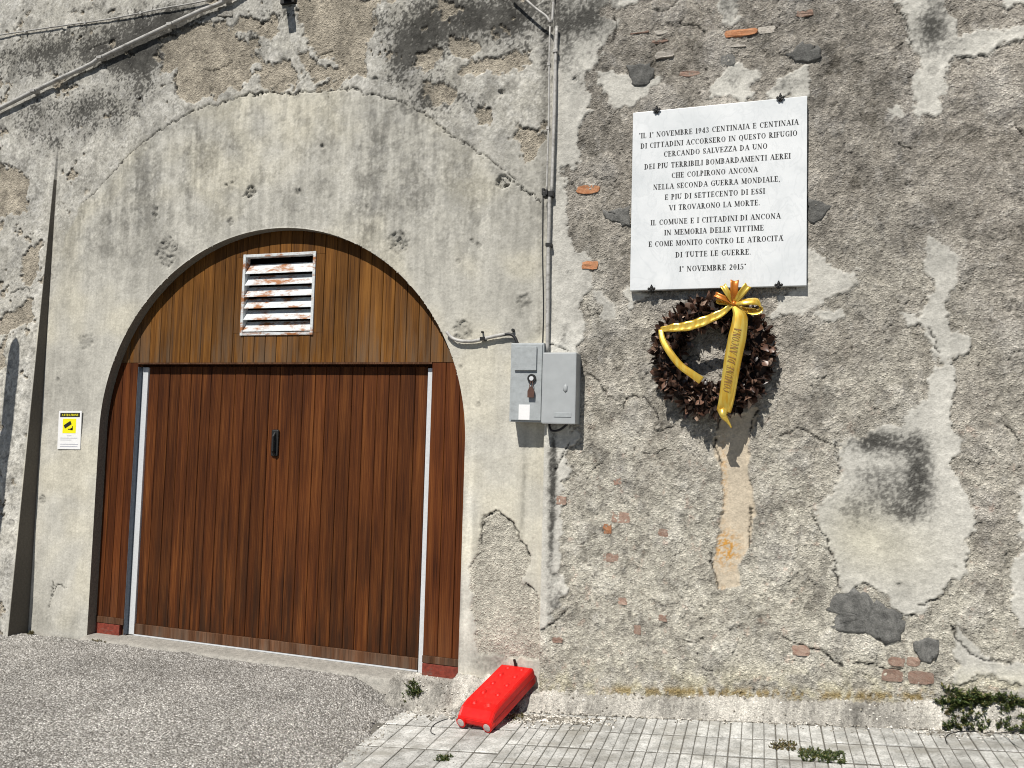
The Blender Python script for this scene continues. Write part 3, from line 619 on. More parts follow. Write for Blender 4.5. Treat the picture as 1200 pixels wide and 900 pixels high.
# ------------------------------------------------------------------ timber: arch panel, side panels, garage door
YT = .085                         # face of the timber surround
YD = .145                         # face of the door leaf
def arc_z(x): return AZ + math.sqrt(max(0., (AR + .012) ** 2 - (x - AX) ** 2))
def plank(x0, x1, zb, zt, y, m_, parent, th=.03, gap=.002, zt0=None):
    """zt is a number or 'arc'"""
    x0 += gap / 2; x1 -= gap / 2; n = 5 if zt == 'arc' else 1
    tops = [(x0 + (x1 - x0) * k / n, arc_z(x0 + (x1 - x0) * k / n) if zt == 'arc' else zt) for k in range(n + 1)]
    if zt == 'arc' and min(t[1] for t in tops) <= zb + .003: tops = [(a, max(b, zb + .003)) for a, b in tops]
    out = [(x0, zb)] + tops[::1] + [(x1, zb)]; ins = []
    b = .0032; cx = (x0 + x1) / 2; s_ = (x1 - x0 - 2 * b) / (x1 - x0)
    ins = [(cx + (p[0] - cx) * s_, p[1]) for p in out]
    N = len(out); jy = random.uniform(-.0012, .0012)
    v = [(p[0], y + th, p[1]) for p in out] + [(p[0], y + .005 + jy, p[1]) for p in out] + [(p[0], y + jy, p[1]) for p in ins]
    f = []
    for r in (0, 1):
        for k in range(N): a = r * N + k; c_ = r * N + (k + 1) % N; f.append((a, a + N, c_ + N, c_))
    f.append([2 * N + k for k in range(N)][::-1]); f = [q[::-1] for q in f]
    return mesh('plank', v, f, m_, parent)
vx0, vx1, vz0, vz1 = P(283, 345, YT - .012)[0], P(368, 345, YT - .012)[0], P(325, 392.7, YT - .012)[2], P(325, 296.3, YT - .012)[2]
# arch panel
m = MB(); zb = 2.150
n = 40; pts = [(AX + (AR + .05) * math.cos(a), AZ + (AR + .05) * math.sin(a)) for a in np.linspace(math.acos(-(2.15 - AZ) / (AR + .05) * 0 + math.cos(math.asin((zb - AZ) / (AR + .05)))), math.pi - math.asin((zb - AZ) / (AR + .05)), n)]
m.add([(x, YT + .26, z) for x, z in pts], [list(range(n))[::-1]])
ts_ = empty('timber_surround', (AX, .2, 0.)); tag(ts_, 'fixed timber surround of golden and reddish planks filling the arch round the garage door', 'timber surround')
ap = m.build('arch_panel', M_shade, ts_); ap['label'] = 'golden brown plank panel filling the arch above the door'
x = -5.26 + .0; pw = .1015; i = 0; xa = AX - AR - .01
while x < AX + AR + .01:
    x0, x1 = x, x + pw
    for ca, cb in ((x0, min(x1, vx0 + .012)), (max(x0, vx1 - .012), x1)):
        if x1 > vx0 + .02 and x0 < vx1 - .02 and cb - ca > .012: plank(ca, cb, vz0 + .022, vz1 - .022, YT, M_arch, ap)
    if max(arc_z(x0), arc_z(x1)) > zb + .03 and x1 > AX - 1.53 and x0 < AX + 1.53:
        if x1 > vx0 + .02 and x0 < vx1 - .02:
            plank(x0, x1, zb, vz0 + .02, YT, M_arch, ap); plank(x0, x1, vz1 - .02, 'arc', YT, M_arch, ap)
        else: plank(x0, x1, zb, 'arc', YT, M_arch, ap)
    x += pw
# vent
ve = MB()
F = .024; y0 = YT - .012; y1 = YT + .05
ve.box((vx0, y0, vz0), (vx0 + F, y1, vz1), .003); ve.box((vx1 - F, y0, vz0), (vx1, y1, vz1), .003)
ve.box((vx0 + F, y0 + .002, vz1 - F), (vx1 - F, y1, vz1 - .001), .003); ve.box((vx0 + F, y0 + .002, vz0 + .001), (vx1 - F, y1, vz0 + F), .003)
vt = ve.build('vent', M_vent, ts_); vt['label'] = 'white louvred metal vent streaked with rust'
ns = 6
for k in range(ns):
    z = vz0 + F + .008 + k * (vz1 - vz0 - 2 * F - .05) / ns; mm = MB()
    hs = .078; t = .006
    v = []
    for xx in (vx0 + F - .002, vx1 - F + .002):
        v += [(xx, y0 + .004, z), (xx, y0 + .006, z + .008), (xx, y1 - .004, z + hs + .008), (xx, y1 - .002, z + hs)]
    mm.add(v, [(0, 4, 5, 1), (1, 5, 6, 2), (2, 6, 7, 3), (3, 7, 4, 0), (0, 1, 2, 3), (4, 7, 6, 5)]); mm.build('slat', M_vent, vt)
m = MB(); m.box((vx0 + .02, y1 + .06, vz0), (vx1 - .02, y1 + .07, vz1)); m.build('dark_backing', M_shade, vt)
# side panels
DXL, DXR = P(145.5, 720, YT)[0], P(495, 770, YT)[0]          # clear opening of the door between the panels
sideb = {}
for (a, b, nb, zb2) in ((XL - .02, DXL, 4, .045), (DXR, XR + .03, 3, .045)):
    
    m = MB(); m.box((a, YT + .03, -.3), (b, YT + .16, 2.148)); sp = m.build('side_panel', M_rail, ts_)
    wv = (b - a) / nb
    for k in range(nb): plank(a + k * wv, a + (k + 1) * wv, zb2, 2.146, YT, M_side, sp)
    m = MB(); m.box((a, YT - .006, -.008), (b, YT + .028, .043), .003); m.build('bottom_rail', M_rail, sp)
    m = MB(); m.box((a, YT - .002, -.16), (b - (.04 if b == DXL else 0), YT + .028, -.012), .003); m.build('base_block', M_redpaint, sp)
# trim bead at the top of the door
m = MB(); m.box((DXL, YT - .004, 2.137), (DXR, YT + .10, 2.149)); m.build('header_bead', M_rail, ts_)
# garage door
m = MB(); m.box((DXL - .02, YD + .03, -.14), (DXR + .02, YD + .05, 2.2)); gd = empty('garage_door', ((DXL + DXR) / 2, YD + .03, -.06)); tag(gd, 'reddish brown plank garage door with a black pull handle, under the arch', 'garage door'); m.build('backing', M_door, gd)
dl, dr = P(158.5, 740, YD)[0], P(490, 780, YD)[0]
nb = 24; wv = (dr - dl) / nb
seq = [dl]; rr = random.Random(3)
for k in range(nb): seq.append(dl + (k + 1) * wv + (rr.uniform(-.012, .012) if k < nb - 1 else 0))
for k in range(nb): plank(seq[k], seq[k + 1], .002, 2.12, YD + (.003 if k in (11, 12) else 0), M_door, gd)
m = MB(); m.box((dl, YD - .012, -.082), (dr, YD + .028, 0.0), .003); m.build('bottom_rail', M_rail, gd)
m = MB(); m.box((dl, YD - .016, -.094), (dr, YD + .02, -.084)); m.build('metal_strip', M_alu, gd)
for (a, b, mt, yy) in ((DXL - .001, DXL + .003, M_bluegrey, YT + .002), (DXL + .005, dl - .003, M_alu, YD - .012)):
    m = MB(); m.box((a, yy, -.09), (b, YD + .03, 2.115), .003); m.build('guide_rail', mt, gd)
m = MB(); m.box((dr + .008, YD - .018, -.10), (DXR - .003 if DXR - dr < .06 else dr + .034, YD + .03, 2.11), .003); m.build('guide_rail', M_alu, gd)
# handle: recessed black pull
hp = P(323, 519, YD); m = MB(); m.box((hp[0] - .032, YD - .016, hp[2] - .105), (hp[0] + .032, YD + .004, hp[2] + .105), .012)
m.tube([(hp[0], YD - .014, hp[2] + .075), (hp[0] + .002, YD - .04, hp[2] + .05), (hp[0] + .004, YD - .042, hp[2] - .06), (hp[0] + .002, YD - .014, hp[2] - .085)], .011, 8)
m.build('handle', M_black, gd, False)
# sill in front of the door
m = MB(); nxs = 60; v = []; f = []; rr = np.random.default_rng(2)
for i in range(nxs + 1):
    x = XL + (XR - XL) * i / nxs; jx = rr.normal(0, .004, 5)
    for j, (y, z) in enumerate(((YD + .03, -.096), (.02, -.097), (-.04, -.100), (-.075, -.108), (-.09, -.2))): v.append((x, y + jx[j] * (j > 1), z + jx[j] * .4 * (j > 1)))
for i in range(nxs):
    for j in range(4): a = i * 5 + j; f.append((a, a + 1, a + 6, a + 5))
ms = mesh('door_sill', v, f, M_sill, None, True); tag(ms, kind='structure')

# ------------------------------------------------------------------ ground
def zside(x, y): return -.04 + .09 * x + .02 * np.minimum(y, 0)
XE = -2.34                        # edge between ramp and pavement
def gridmesh(name, xs_, ys_, zf, m_, parent=None):
    X, Y = np.meshgrid(xs_, ys_); Z = zf(X, Y); co = np.stack([X, Y, Z], -1).reshape(-1, 3)
    nx_, ny_ = len(xs_), len(ys_); idx = np.arange(nx_ * ny_).reshape(ny_, nx_)
    q = np.stack([idx[:-1, :-1], idx[:-1, 1:], idx[1:, 1:], idx[1:, :-1]], -1).reshape(-1, 4)
    me = bpy.data.meshes.new(name); me.vertices.add(len(co)); me.vertices.foreach_set('co', co.astype(np.float32).ravel())
    me.loops.add(q.size); me.loops.foreach_set('vertex_index', q.ravel().astype(np.int32)); me.polygons.add(len(q))
    me.polygons.foreach_set('loop_start', np.arange(len(q), dtype=np.int32) * 4); me.polygons.foreach_set('loop_total', np.full(len(q), 4, np.int32))
    me.polygons.foreach_set('use_smooth', np.ones(len(q), bool)); me.update(calc_edges=True); me.materials.append(m_)
    o = bpy.data.objects.new(name, me); C.objects.link(o); OR[o] = np.zeros(3); return o
def nf(shape, lmin, lmax, beta): return spec(lmin, lmax, beta, shape=shape)
gx = np.arange(-7.4, XE + .12, .0105); gy = np.arange(-2.4, -.055, .0105)
g1 = nf((len(gy), len(gx)), .010, .04, .2); g2 = nf((len(gy), len(gx)), .15, 1.5, 1.3); g3 = nf((len(gy), len(gx)), .02, .25, 1.0); g4 = nf((len(gy), len(gx)), .03, .8, 1.5)
def zramp(X, Y):
    edge = XE + .018 * g3 
    sh = sstep(-.46, .0, X - XE + .10 * (-Y) * .0); top = -.100 + .020 * np.minimum(Y, 0) + .012 * (X + 3.6) * (X < -4.8) * -1.0 * 0
    top = top - .02 * sstep(-5.2, -5.9, X) - .01
    low = zside(X, Y) + .016
    z = top * (1 - sh) + low * sh
    return z + .0022 * g1 + .004 * g2 + .0015 * g3 - .05 * sstep(-.01, .07, X - XE + .012 * g3 + .028 * g4 - .05 * sstep(-.35, -.1, Y))
ramp = gridmesh('asphalt_ramp', gx, gy, zramp, M_ground); tag(ramp, kind='structure')
# pavement bed and tiles
bed = gridmesh('pavement', np.arange(XE - .15, 9.2, .1), np.arange(-2.5, .01, .1), lambda X, Y: zside(X, Y) - .0045, M_grout); tag(bed, kind='structure')
def m_street():
    s = NT('dark_asphalt'); n = s.noise(s.pos, 40, 5, .7); return s.out(s.ramp(n, [(.3, (.05, .05, .048)), (.7, (.12, .118, .11))]), .95, spec=.1)
st_ = gridmesh('street', np.linspace(-60, 60, 61), np.array([-60., -40, -25, -15, -8, -5, -3.2, -2.45]), lambda X, Y: np.where(Y > -2.6, -.30, -.36) + .09 * np.clip(X, -8, 9.2) , m_street()); tag(st_, kind='structure')
def tile_mesh(w_, l_, nx_, ny_, seed):
    r = random.Random(seed); m = MB(); g = .0020
    for i in range(nx_):
        for j in range(ny_):
            x0 = -w_ / 2 + i * w_ / nx_ + g; x1 = -w_ / 2 + (i + 1) * w_ / nx_ - g; y0_ = -l_ / 2 + j * l_ / ny_ + g * (4.4 if j == 0 else 1.0); y1_ = -l_ / 2 + (j + 1) * l_ / ny_ - g * (4.4 if j == ny_ - 1 else 1.0)
            h = r.gauss(0, .0008); b = .003
            if i == 0 and nx_ > 1: m.add([(-w_ / 2 + g, y0_, -.008), (w_ / 2 - g, y0_, -.008), (w_ / 2 - g, y1_, -.008), (-w_ / 2 + g, y1_, -.008)], [(0, 1, 2, 3)])
            v = [(x0, y0_, -.012), (x1, y0_, -.012), (x1, y1_, -.012), (x0, y1_, -.012)] + [(x0, y0_, h - b), (x1, y0_, h - b), (x1, y1_, h - b), (x0, y1_, h - b)] + [(x0 + b, y0_ + b, h), (x1 - b, y0_ + b, h), (x1 - b, y1_ - b, h), (x0 + b, y1_ - b, h)]
            m.add(v, [(0, 1, 5, 4), (1, 2, 6, 5), (2, 3, 7, 6), (3, 0, 4, 7), (4, 5, 9, 8), (5, 6, 10, 9), (6, 7, 11, 10), (7, 4, 8, 11), (8, 9, 10, 11)])
    me = bpy.data.meshes.new('tile'); me.from_pydata(m.v, [], m.f); me.materials.append(M_tile); return me
rr = random.Random(5)
def put_tile(me, x, y):
    o = bpy.data.objects.new('tile', me); C.objects.link(o); o.parent = bed
    o.location = (x, y, float(zside(x, y)) + rr.gauss(0, .0012)); o.rotation_euler = (math.atan(.02) + rr.gauss(0, .003), -math.atan(.09) + rr.gauss(0, .003), rr.gauss(0, .002))
TW, TL = .252, .2615
fine = [tile_mesh(TW - .002, TL - .002, 4, 1, k) for k in range(5)]
nT = 0
far_ = gridmesh('pavement', np.arange(-1.42 + TW * 16, 9.2, .1), np.arange(-2.5, -.1, .1), lambda X, Y: zside(X, Y) - .0005, M_tile); tag(far_, kind='structure')
rl = gridmesh('asphalt_ramp', np.arange(-12.4, -7.38, .1), np.arange(-2.4, .0, .1), lambda X, Y: -.132 + .02 * np.minimum(Y, 0) + 0 * X, M_ground); tag(rl, kind='structure')
for i in range(0, 16):
    for j in range(0, 9):
        x = -1.42 + TW * (i + .5); y = -.145 - TL * (j + .5)
        if j == 0 and x > 2.3: continue
        put_tile(rr.choice(fine), x, y); nT += 1
PWd, PLn = .150, .35
plain = [tile_mesh(PWd - .002, PLn - .002, 1, 1, 20 + k) for k in range(3)]
for i in range(6):
    for j in range(7):
        put_tile(rr.choice(plain), XE + .02 + PWd * (i + .5), -.11 - PLn * (j + .5)); nT += 1
# ------------------------------------------------------------------ concrete kerb at the foot of the walls
kx = np.arange(XE - .12, 2.3, .0115); ky = np.arange(-.42, .02, .0095)
k1 = nf((len(ky), len(kx)), .010, .05, .4); k2 = nf((len(ky), len(kx)), .05, .6, 1.2)
def zkerb(X, Y):
    base = zside(X, Y) - .02
    rt_ = .085 + .10 * X; front = -.150 + .006 * k2
    zr = rt_ - .012 + (rt_ - base) * (-sstep(YR - .02, front, Y) * .94) 
    jl = sstep(XR + .02, XR - .06, X); lt = -.035 - .05 * jl; fl = -.17 - .07 * np.exp(-((X + 1.75) / .2) ** 2) + .03 * k2
    zl = lt + (base - lt) * (1 - sstep(fl - .05 * jl, -.02 - .07 * jl, Y))
    t = sstep(XC - .12, XC + .01, X); z = zl * (1 - t) + zr * t
    ex = base + .028 * sstep(fl - .16, fl - .02, Y) * (1 - t)
    z = np.maximum(z, ex)
    out = sstep(front - .035, front + .01, Y) * t + sstep(-.36 + .03 * k2, -.30 + .03 * k2, Y) * (1 - t)
    z = z + (.0075 * k1 + .008 * k2) * (z > base + .002)
    return np.where(out > .01, z, base - .03)
kerb = gridmesh('concrete_kerb', kx, ky, zkerb, M_curb); tag(kerb, kind='structure')
kerb.data.materials[0] = M_wall; attr(kerb, 'grain', .95)
_a = kerb.data.attributes.new('Col', 'FLOAT_COLOR', 'POINT'); _k = np.clip(.38 * (1 + .22 * k2 + .10 * k1), .1, .7).ravel(); _c = np.stack([_k, _k * .955, _k * .86, np.ones_like(_k)], -1).astype(np.float32); _a.data.foreach_set('color', _c.ravel())
def ground_z(x, y):
    if x < XE: 
        i = int(np.clip((x + 7.4) / .0105, 0, len(gx) - 1)); j = int(np.clip((y + 2.4) / .0105, 0, len(gy) - 1)); return float(RZ[j, i])
    z = float(zside(x, y))
    if -.42 < y < .01 and kx[0] < x < kx[-1]:
        z = max(z, float(KZZ[int(np.clip((y + .42) / .0095, 0, len(ky) - 1)), int(np.clip((x - kx[0]) / .0115, 0, len(kx) - 1))]))
    return z
KXX, KYY = np.meshgrid(kx, ky); KZZ = zkerb(KXX, KYY); RX, RY = np.meshgrid(gx, gy); RZ = zramp(RX, RY)

# ------------------------------------------------------------------ gravel
ico = bmesh.new(); bmesh.ops.create_icosphere(ico, subdivisions=1, radius=1); ico.verts.index_update(); IV = [q.co.copy() for q in ico.verts]; IF = [[q.index for q in g.verts] for g in ico.faces]; ico.free()
def stones(name, spots, mt, kind='stuff', parent=None):
    m = MB()
    for x, y, r in spots:
        z = ground_z(x, y) + r * .25; sx, sy, sz = r * random.uniform(.7, 1.3), r * random.uniform(.7, 1.3), r * random.uniform(.4, .8)
        m.add([(x + q.x * sx * random.uniform(.8, 1.15), y + q.y * sy * random.uniform(.8, 1.15), z + q.z * sz) for q in IV], IF)
    o = m.build(name, mt, parent); tag(o, kind=kind); return o
sp = []
for k in range(1500):
    x = random.uniform(XE, 2.2); y = -.13 + random.gauss(0, .035)
    if x < XC: y = random.uniform(-.36, -.08)
    elif random.random() > .45 and x < .6: continue
    sp.append((x, y, random.choice([.004, .006, .008, .010])))
for k in range(700): sp.append((random.gauss(-1.28, .17), -.20 - abs(random.gauss(0, .07)), random.choice([.005, .006, .008, .010, .014])))
for k in range(420): sp.append((random.uniform(XE - .05, XE + .14) + random.gauss(0, .02), random.uniform(-1.3, -.1), random.choice([.003, .004, .006])))
for k in range(300): sp.append((random.gauss(1.0, .25), -.16 - abs(random.gauss(0, .05)), random.choice([.003, .005, .007])))
for k in range(260): sp.append((random.uniform(XE, 1.6), random.uniform(-1.2, -.2), random.choice([.002, .003, .004])))
gr = stones('gravel', sp, M_pebble); 
wst = [(684, 829), (710, 829), (832, 826), (838, 831), (918, 831), (1003, 826), (980, 828), (905, 832)]
for k, (px, py) in enumerate(wst):
    g = G(px, py + 2, -.04 + .09 * P(px, py)[0] + .02); r = [.014, .009, .010, .008, .007, .008, .006, .007][k]
    m = MB(); z = ground_z(g[0], g[1]) + r * .5
    m.add([(g[0] + q.x * r * random.uniform(.8, 1.3), g[1] + q.y * r, z + q.z * r * .7) for q in IV], IF)
    o = m.build('stone', M_palestone); tag(o, ['largest pale stone by the kerb, just right of the red case', 'second pale stone right of the red case at the kerb', 'larger stone of the pair at the kerb below the wreath', 'smaller stone of the pair at the kerb below the wreath', 'pale stone at the kerb between wreath and big grey patch', 'pale stone beside the fallen yellow leaf at the kerb', 'small pale stone left of the fallen yellow leaf', 'smallest pale stone on the pavement under the wreath side'][k], 'stone', 'pale stones along the kerb')

# ------------------------------------------------------------------ marble plaque
pc = P(843, 228, YR - .05)
PX0, PX1 = P(740, 237, YR - .06)[0], P(945.6, 223, YR - .06)[0]; PZ1 = (P(741.7, 132.8, YR - .06)[2] + P(946, 111.7, YR - .06)[2]) / 2; PZ0 = (P(737.8, 341, YR - .06)[2] + P(945.3, 333.9, YR - .06)[2]) / 2
PT = .045; PY1 = YR - .016; PY0 = PY1 - PT
pq = empty('memorial_plaque', ((PX0 + PX1) / 2, PY1, PZ0)); tag(pq, 'white marble memorial plaque with black Italian inscription above the wreath', 'plaque')
m = MB(); m.box((PX0, PY0, PZ0), (PX1, PY1, PZ1), .003); m.build('marble_slab', M_marble, pq)
# glyphs: strokes on a 0..1 cap-height box; (kind, ...). thick/thin pen with serifs
TK, TN = .18, .062
def S_(x0, y0, x1, y1, w_=TK, s0=0, s1=0): return ('l', x0, y0, x1, y1, w_, s0, s1)
def A_(cx, cy, rx, ry, a0, a1): return ('a', cx, cy, rx, ry, a0, a1)
GL = {
 'A': (.72, [S_(.10, 0, .36, 1, TN, 1), S_(.36, 1, .62, 0, TK, 0, 1), S_(.2, .36, .52, .36, TN)]),
 'B': (.62, [S_(.16, 0, .16, 1, TK, 1, 1), A_(.22, .75, .26, .25, 90, -90), A_(.22, .27, .31, .27, 90, -90), S_(.14, .5, .24, .5, TN), S_(.1, 1, .24, 1, TN), S_(.1, .0, .24, .0, TN)]),
 'C': (.66, [A_(.38, .5, .31, .5, 48, 312), S_(.6, .68, .6, .98, TN)]),
 'D': (.72, [S_(.16, 0, .16, 1, TK, 1, 1), A_(.2, .5, .42, .5, 90, -90), S_(.1, 1, .22, 1, TN), S_(.1, 0, .22, 0, TN)]),
 'E': (.6, [S_(.16, 0, .16, 1, TK, 1, 1), S_(.12, .985, .5, .985, TN), S_(.12, .5, .42, .5, TN), S_(.12, .015, .53, .015, TN), S_(.5, 1, .5, .76, TN), S_(.53, 0, .53, .26, TN), S_(.42, .6, .42, .4, TN)]),
 'F': (.56, [S_(.16, 0, .16, 1, TK, 1, 1), S_(.12, .985, .5, .985, TN), S_(.12, .5, .42, .5, TN), S_(.5, 1, .5, .76, TN)]),
 'G': (.7, [A_(.38, .5, .31, .5, 48, 330), S_(.6, .68, .6, .98, TN), S_(.58, .02, .58, .42, TK * .8, 0, 1)]),
 'H': (.74, [S_(.16, 0, .16, 1, TK, 1, 1), S_(.58, 0, .58, 1, TK, 1, 1), S_(.2, .5, .55, .5, TN)]),
 'I': (.34, [S_(.17, 0, .17, 1, TK, 1, 1)]),
 'L': (.58, [S_(.16, 0, .16, 1, TK, 1, 1), S_(.12, .015, .5, .015, TN), S_(.51, 0, .51, .28, TN)]),
 'M': (.88, [S_(.13, 0, .13, 1, TN, 1, 1), S_(.15, 1, .43, .08, TK), S_(.43, .05, .72, 1, TN), S_(.74, 0, .74, 1, TK, 1, 1)]),
 'N': (.76, [S_(.13, 0, .13, 1, TN, 1, 1), S_(.13, 1, .61, 0, TK), S_(.62, 0, .62, 1, TN, 0, 1)]),
 'O': (.74, [A_(.37, .5, .31, .5, 0, 360)]),
 'P': (.58, [S_(.16, 0, .16, 1, TK, 1, 1), A_(.22, .73, .28, .27, 90, -90), S_(.1, 1, .24, 1, TN), S_(.14, .46, .24, .46, TN)]),
 'Q': (.74, [A_(.37, .5, .31, .5, 0, 360), S_(.4, .1, .66, -.2, TK * .8)]),
 'R': (.68, [S_(.16, 0, .16, 1, TK, 1, 1), A_(.22, .74, .27, .26, 90, -90), S_(.1, 1, .24, 1, TN), S_(.14, .48, .24, .48, TN), S_(.28, .48, .58, 0, TK, 0, 1)]),
 'S': (.54, [A_(.27, .75, .19, .25, 40, 215), A_(.27, .25, .2, .25, 145, -140), S_(.11, .7, .42, .32, TK), S_(.44, .72, .44, .98, TN), S_(.08, .02, .08, .28, TN)]),
 'T': (.66, [S_(.33, 0, .33, 1, TK, 1, 0), S_(.06, .985, .6, .985, TN), S_(.07, 1, .07, .75, TN), S_(.59, 1, .59, .75, TN)]),
 'U': (.72, [S_(.15, .3, .15, 1, TK, 0, 1), A_(.37, .3, .22, .3, 180, 360), S_(.59, .3, .59, 1, TN, 0, 1)]),
 'V': (.7, [S_(.08, 1, .35, 0, TK, 1, 0), S_(.35, 0, .62, 1, TN, 0, 1)]),
 'Z': (.6, [S_(.1, .985, .54, .985, TN), S_(.53, .98, .08, .02, TK), S_(.06, .015, .54, .015, TN), S_(.1, 1, .1, .76, TN), S_(.54, 0, .54, .24, TN)]),
 '0': (.56, [A_(.28, .5, .21, .5, 0, 360)]), '1': (.4, [S_(.2, 0, .2, 1, TK, 1, 0), S_(.08, .82, .2, .97, TN)]),
 '2': (.54, [A_(.27, .74, .19, .26, 170, -20), S_(.44, .66, .1, .06, TK * .8), S_(.07, .04, .48, .04, TK * .6)]),
 '3': (.54, [A_(.25, .76, .18, .24, 160, -90), A_(.25, .27, .21, .27, 90, -160)]),
 '4': (.56, [S_(.37, 0, .37, 1, TK, 1, 0), S_(.05, .3, .37, .98, TN), S_(.04, .28, .52, .28, TN)]),
 '5': (.54, [S_(.12, .96, .45, .96, TK * .6), S_(.13, .96, .11, .56, TN), A_(.23, .31, .23, .31, 110, -160)]),
 '9': (.56, [A_(.28, .68, .2, .31, 0, 360), S_(.46, .66, .2, .02, TK * .7)]),
 '°': (.3, [A_(.15, .86, .09, .12, 0, 360)]), '"': (.3, [S_(.09, .8, .09, 1, TK * .6), S_(.2, .8, .2, 1, TK * .6)]),
 "'": (.16, [S_(.05, .86, .12, 1.08, TK * .6)]), '.': (.24, [S_(.1, .0, .1, .11, TK * .8)]), ',': (.24, [S_(.12, .08, .08, -.14, TK * .7)]), ' ': (.36, []),
}
def glyph_quads(ch):
    W, st_ = GL[ch]; q = []
    for s in st_:
        if s[0] == 'l':
            _, x0, y0, x1, y1, wd, s0, s1 = s; d = np.array([x1 - x0, y1 - y0]); L_ = np.hypot(*d) + 1e-9; d = d / L_; n = np.array([-d[1], d[0]])
            if abs(d[1]) > .25 and abs(d[0]) > .02: n = np.array([1., 0.]); 
            a = np.array([x0, y0]); b = np.array([x1, y1]); h = wd / 2
            q.append([a - n * h, b - n * h, b + n * h, a + n * h])
            for fl, e in ((s0, a), (s1, b)):
                if fl: e = e + np.array([0, .02 if e[1] < .5 else -.02]); k = wd / 2 + .09; q.append([e + (-k, -.025), e + (k, -.025), e + (k, .025), e + (-k, .025)])
        else:
            _, cx, cy, rx, ry, a0, a1 = s; n = max(6, int(abs(a1 - a0) / 24)); pr_ = None
            for k in range(n + 1):
                a = math.radians(a0 + (a1 - a0) * k / n); th = TN * .8 + (TK * 1.05 - TN) * abs(math.cos(a)) ** 1.3
                o_ = np.array([cx + (rx + TN / 2) * math.cos(a), cy + ry * math.sin(a)]); i_ = np.array([cx + (rx + TN / 2 - th) * math.cos(a), cy + (ry - TN * .9 - .2 * th * abs(math.cos(a))) * math.sin(a)])
                if pr_ is not None: q.append([pr_[0], o_, i_, pr_[1]])
                pr_ = (o_, i_)
    return W, q
GC = {k: glyph_quads(k) for k in GL}
def text_quads(s):
    x = 0; out = []
    for ch in s:
        W, q = GC[ch]
        if ch == "'" : out += [[p + (x - .30, 0) for p in t] for t in q]; x += .02; continue
        out += [[p + (x, 0) for p in t] for t in q]; x += W * 1.06 + .03
    return x, out
def text_mesh(name, s, fn, mt, parent):
    """fn maps text (x in 0..1 over the line, y cap units, n layer) to 3-D"""
    W, qs = text_quads(s); m = MB()
    for k, t in enumerate(qs):
        p = [fn(a[0] / W, a[1], k % 5) for a in t]
        m.add(p, [(0, 1, 2, 3)])
    o = m.build(name, mt, parent); o['kind'] = 'stuff'; return o
lines = [('"IL 1° NOVEMBRE 1943 CENTINAIA E CENTINAIA', .038, .957, .135), ('DI CITTADINI ACCORSERO IN QUESTO RIFUGIO', .050, .950, .194), ('CERCANDO SALVEZZA DA UNO', .190, .787, .250),
 ("DEI PIU' TERRIBILI BOMBARDAMENTI AEREI", .075, .914, .313), ('CHE COLPIRONO ANCONA', .238, .735, .372), ('NELLA SECONDA GUERRA MONDIALE,', .130, .857, .431), ("E PIU' DI SETTECENTO DI ESSI", .200, .775, .491),
 ('VI TROVARONO LA MORTE.', .227, .748, .551), ('IL COMUNE E I CITTADINI DI ANCONA', .118, .862, .628), ('IN MEMORIA DELLE VITTIME', .200, .770, .687), ("E COME MONITO CONTRO LE ATROCITA'", .108, .876, .747), ('DI TUTTE LE GUERRE.', .268, .700, .812), ('1° NOVEMBRE 2015"', .290, .674, .890)]
PW_, PH_ = PX1 - PX0, PZ1 - PZ0; cap = .0345
for s, u0, u1, vv in lines:
    text_mesh('text_line', s, lambda a, b, n, u0=u0, u1=u1, vv=vv: (PX0 + PW_ * (u0 + (u1 - u0) * a), PY0 - .0009 - .00012 * n, PZ1 - PH_ * vv + (b - .5) * cap), M_letter, pq)
# clips with leafy bosses
for px, py, up_ in ((769.5, 130, 1), (914.5, 114, 1), (763.5, 338, -1), (912.5, 333, -1)):
    c = P(px, py, PY0 - .008); ze = PZ1 if up_ > 0 else PZ0; x = c[0]; m = MB()
    m.box((x - .009, PY0 - .008, ze - .022 * (1 if up_ > 0 else 0) - .0), (x + .009, PY0 - .001, ze + .022 * (1 if up_ < 0 else 0) + .0), .002)
    m.box((x - .008, PY0 - .006, ze + (.001 if up_ > 0 else -.008)), (x + .008, YR + .01, ze + (.008 if up_ > 0 else -.001)), .001)
    for dx, dz, r in ((0, .014, .011), (-.017, .004, .010), (.017, .004, .010), (-.009, -.010, .008), (.009, -.010, .008), (0, 0, .011), (0, .026, .006)):
        m.add([(x + dx + q.x * r, PY0 - .011 + q.y * .006, ze - .002 * up_ + dz * 1.0 * (1 if up_ < 0 else 1) * (1 if up_ < 0 else -1) * (-1 if up_ > 0 else 1) + q.z * r) for q in IV], IF)
    m.build('clip', M_black, pq)

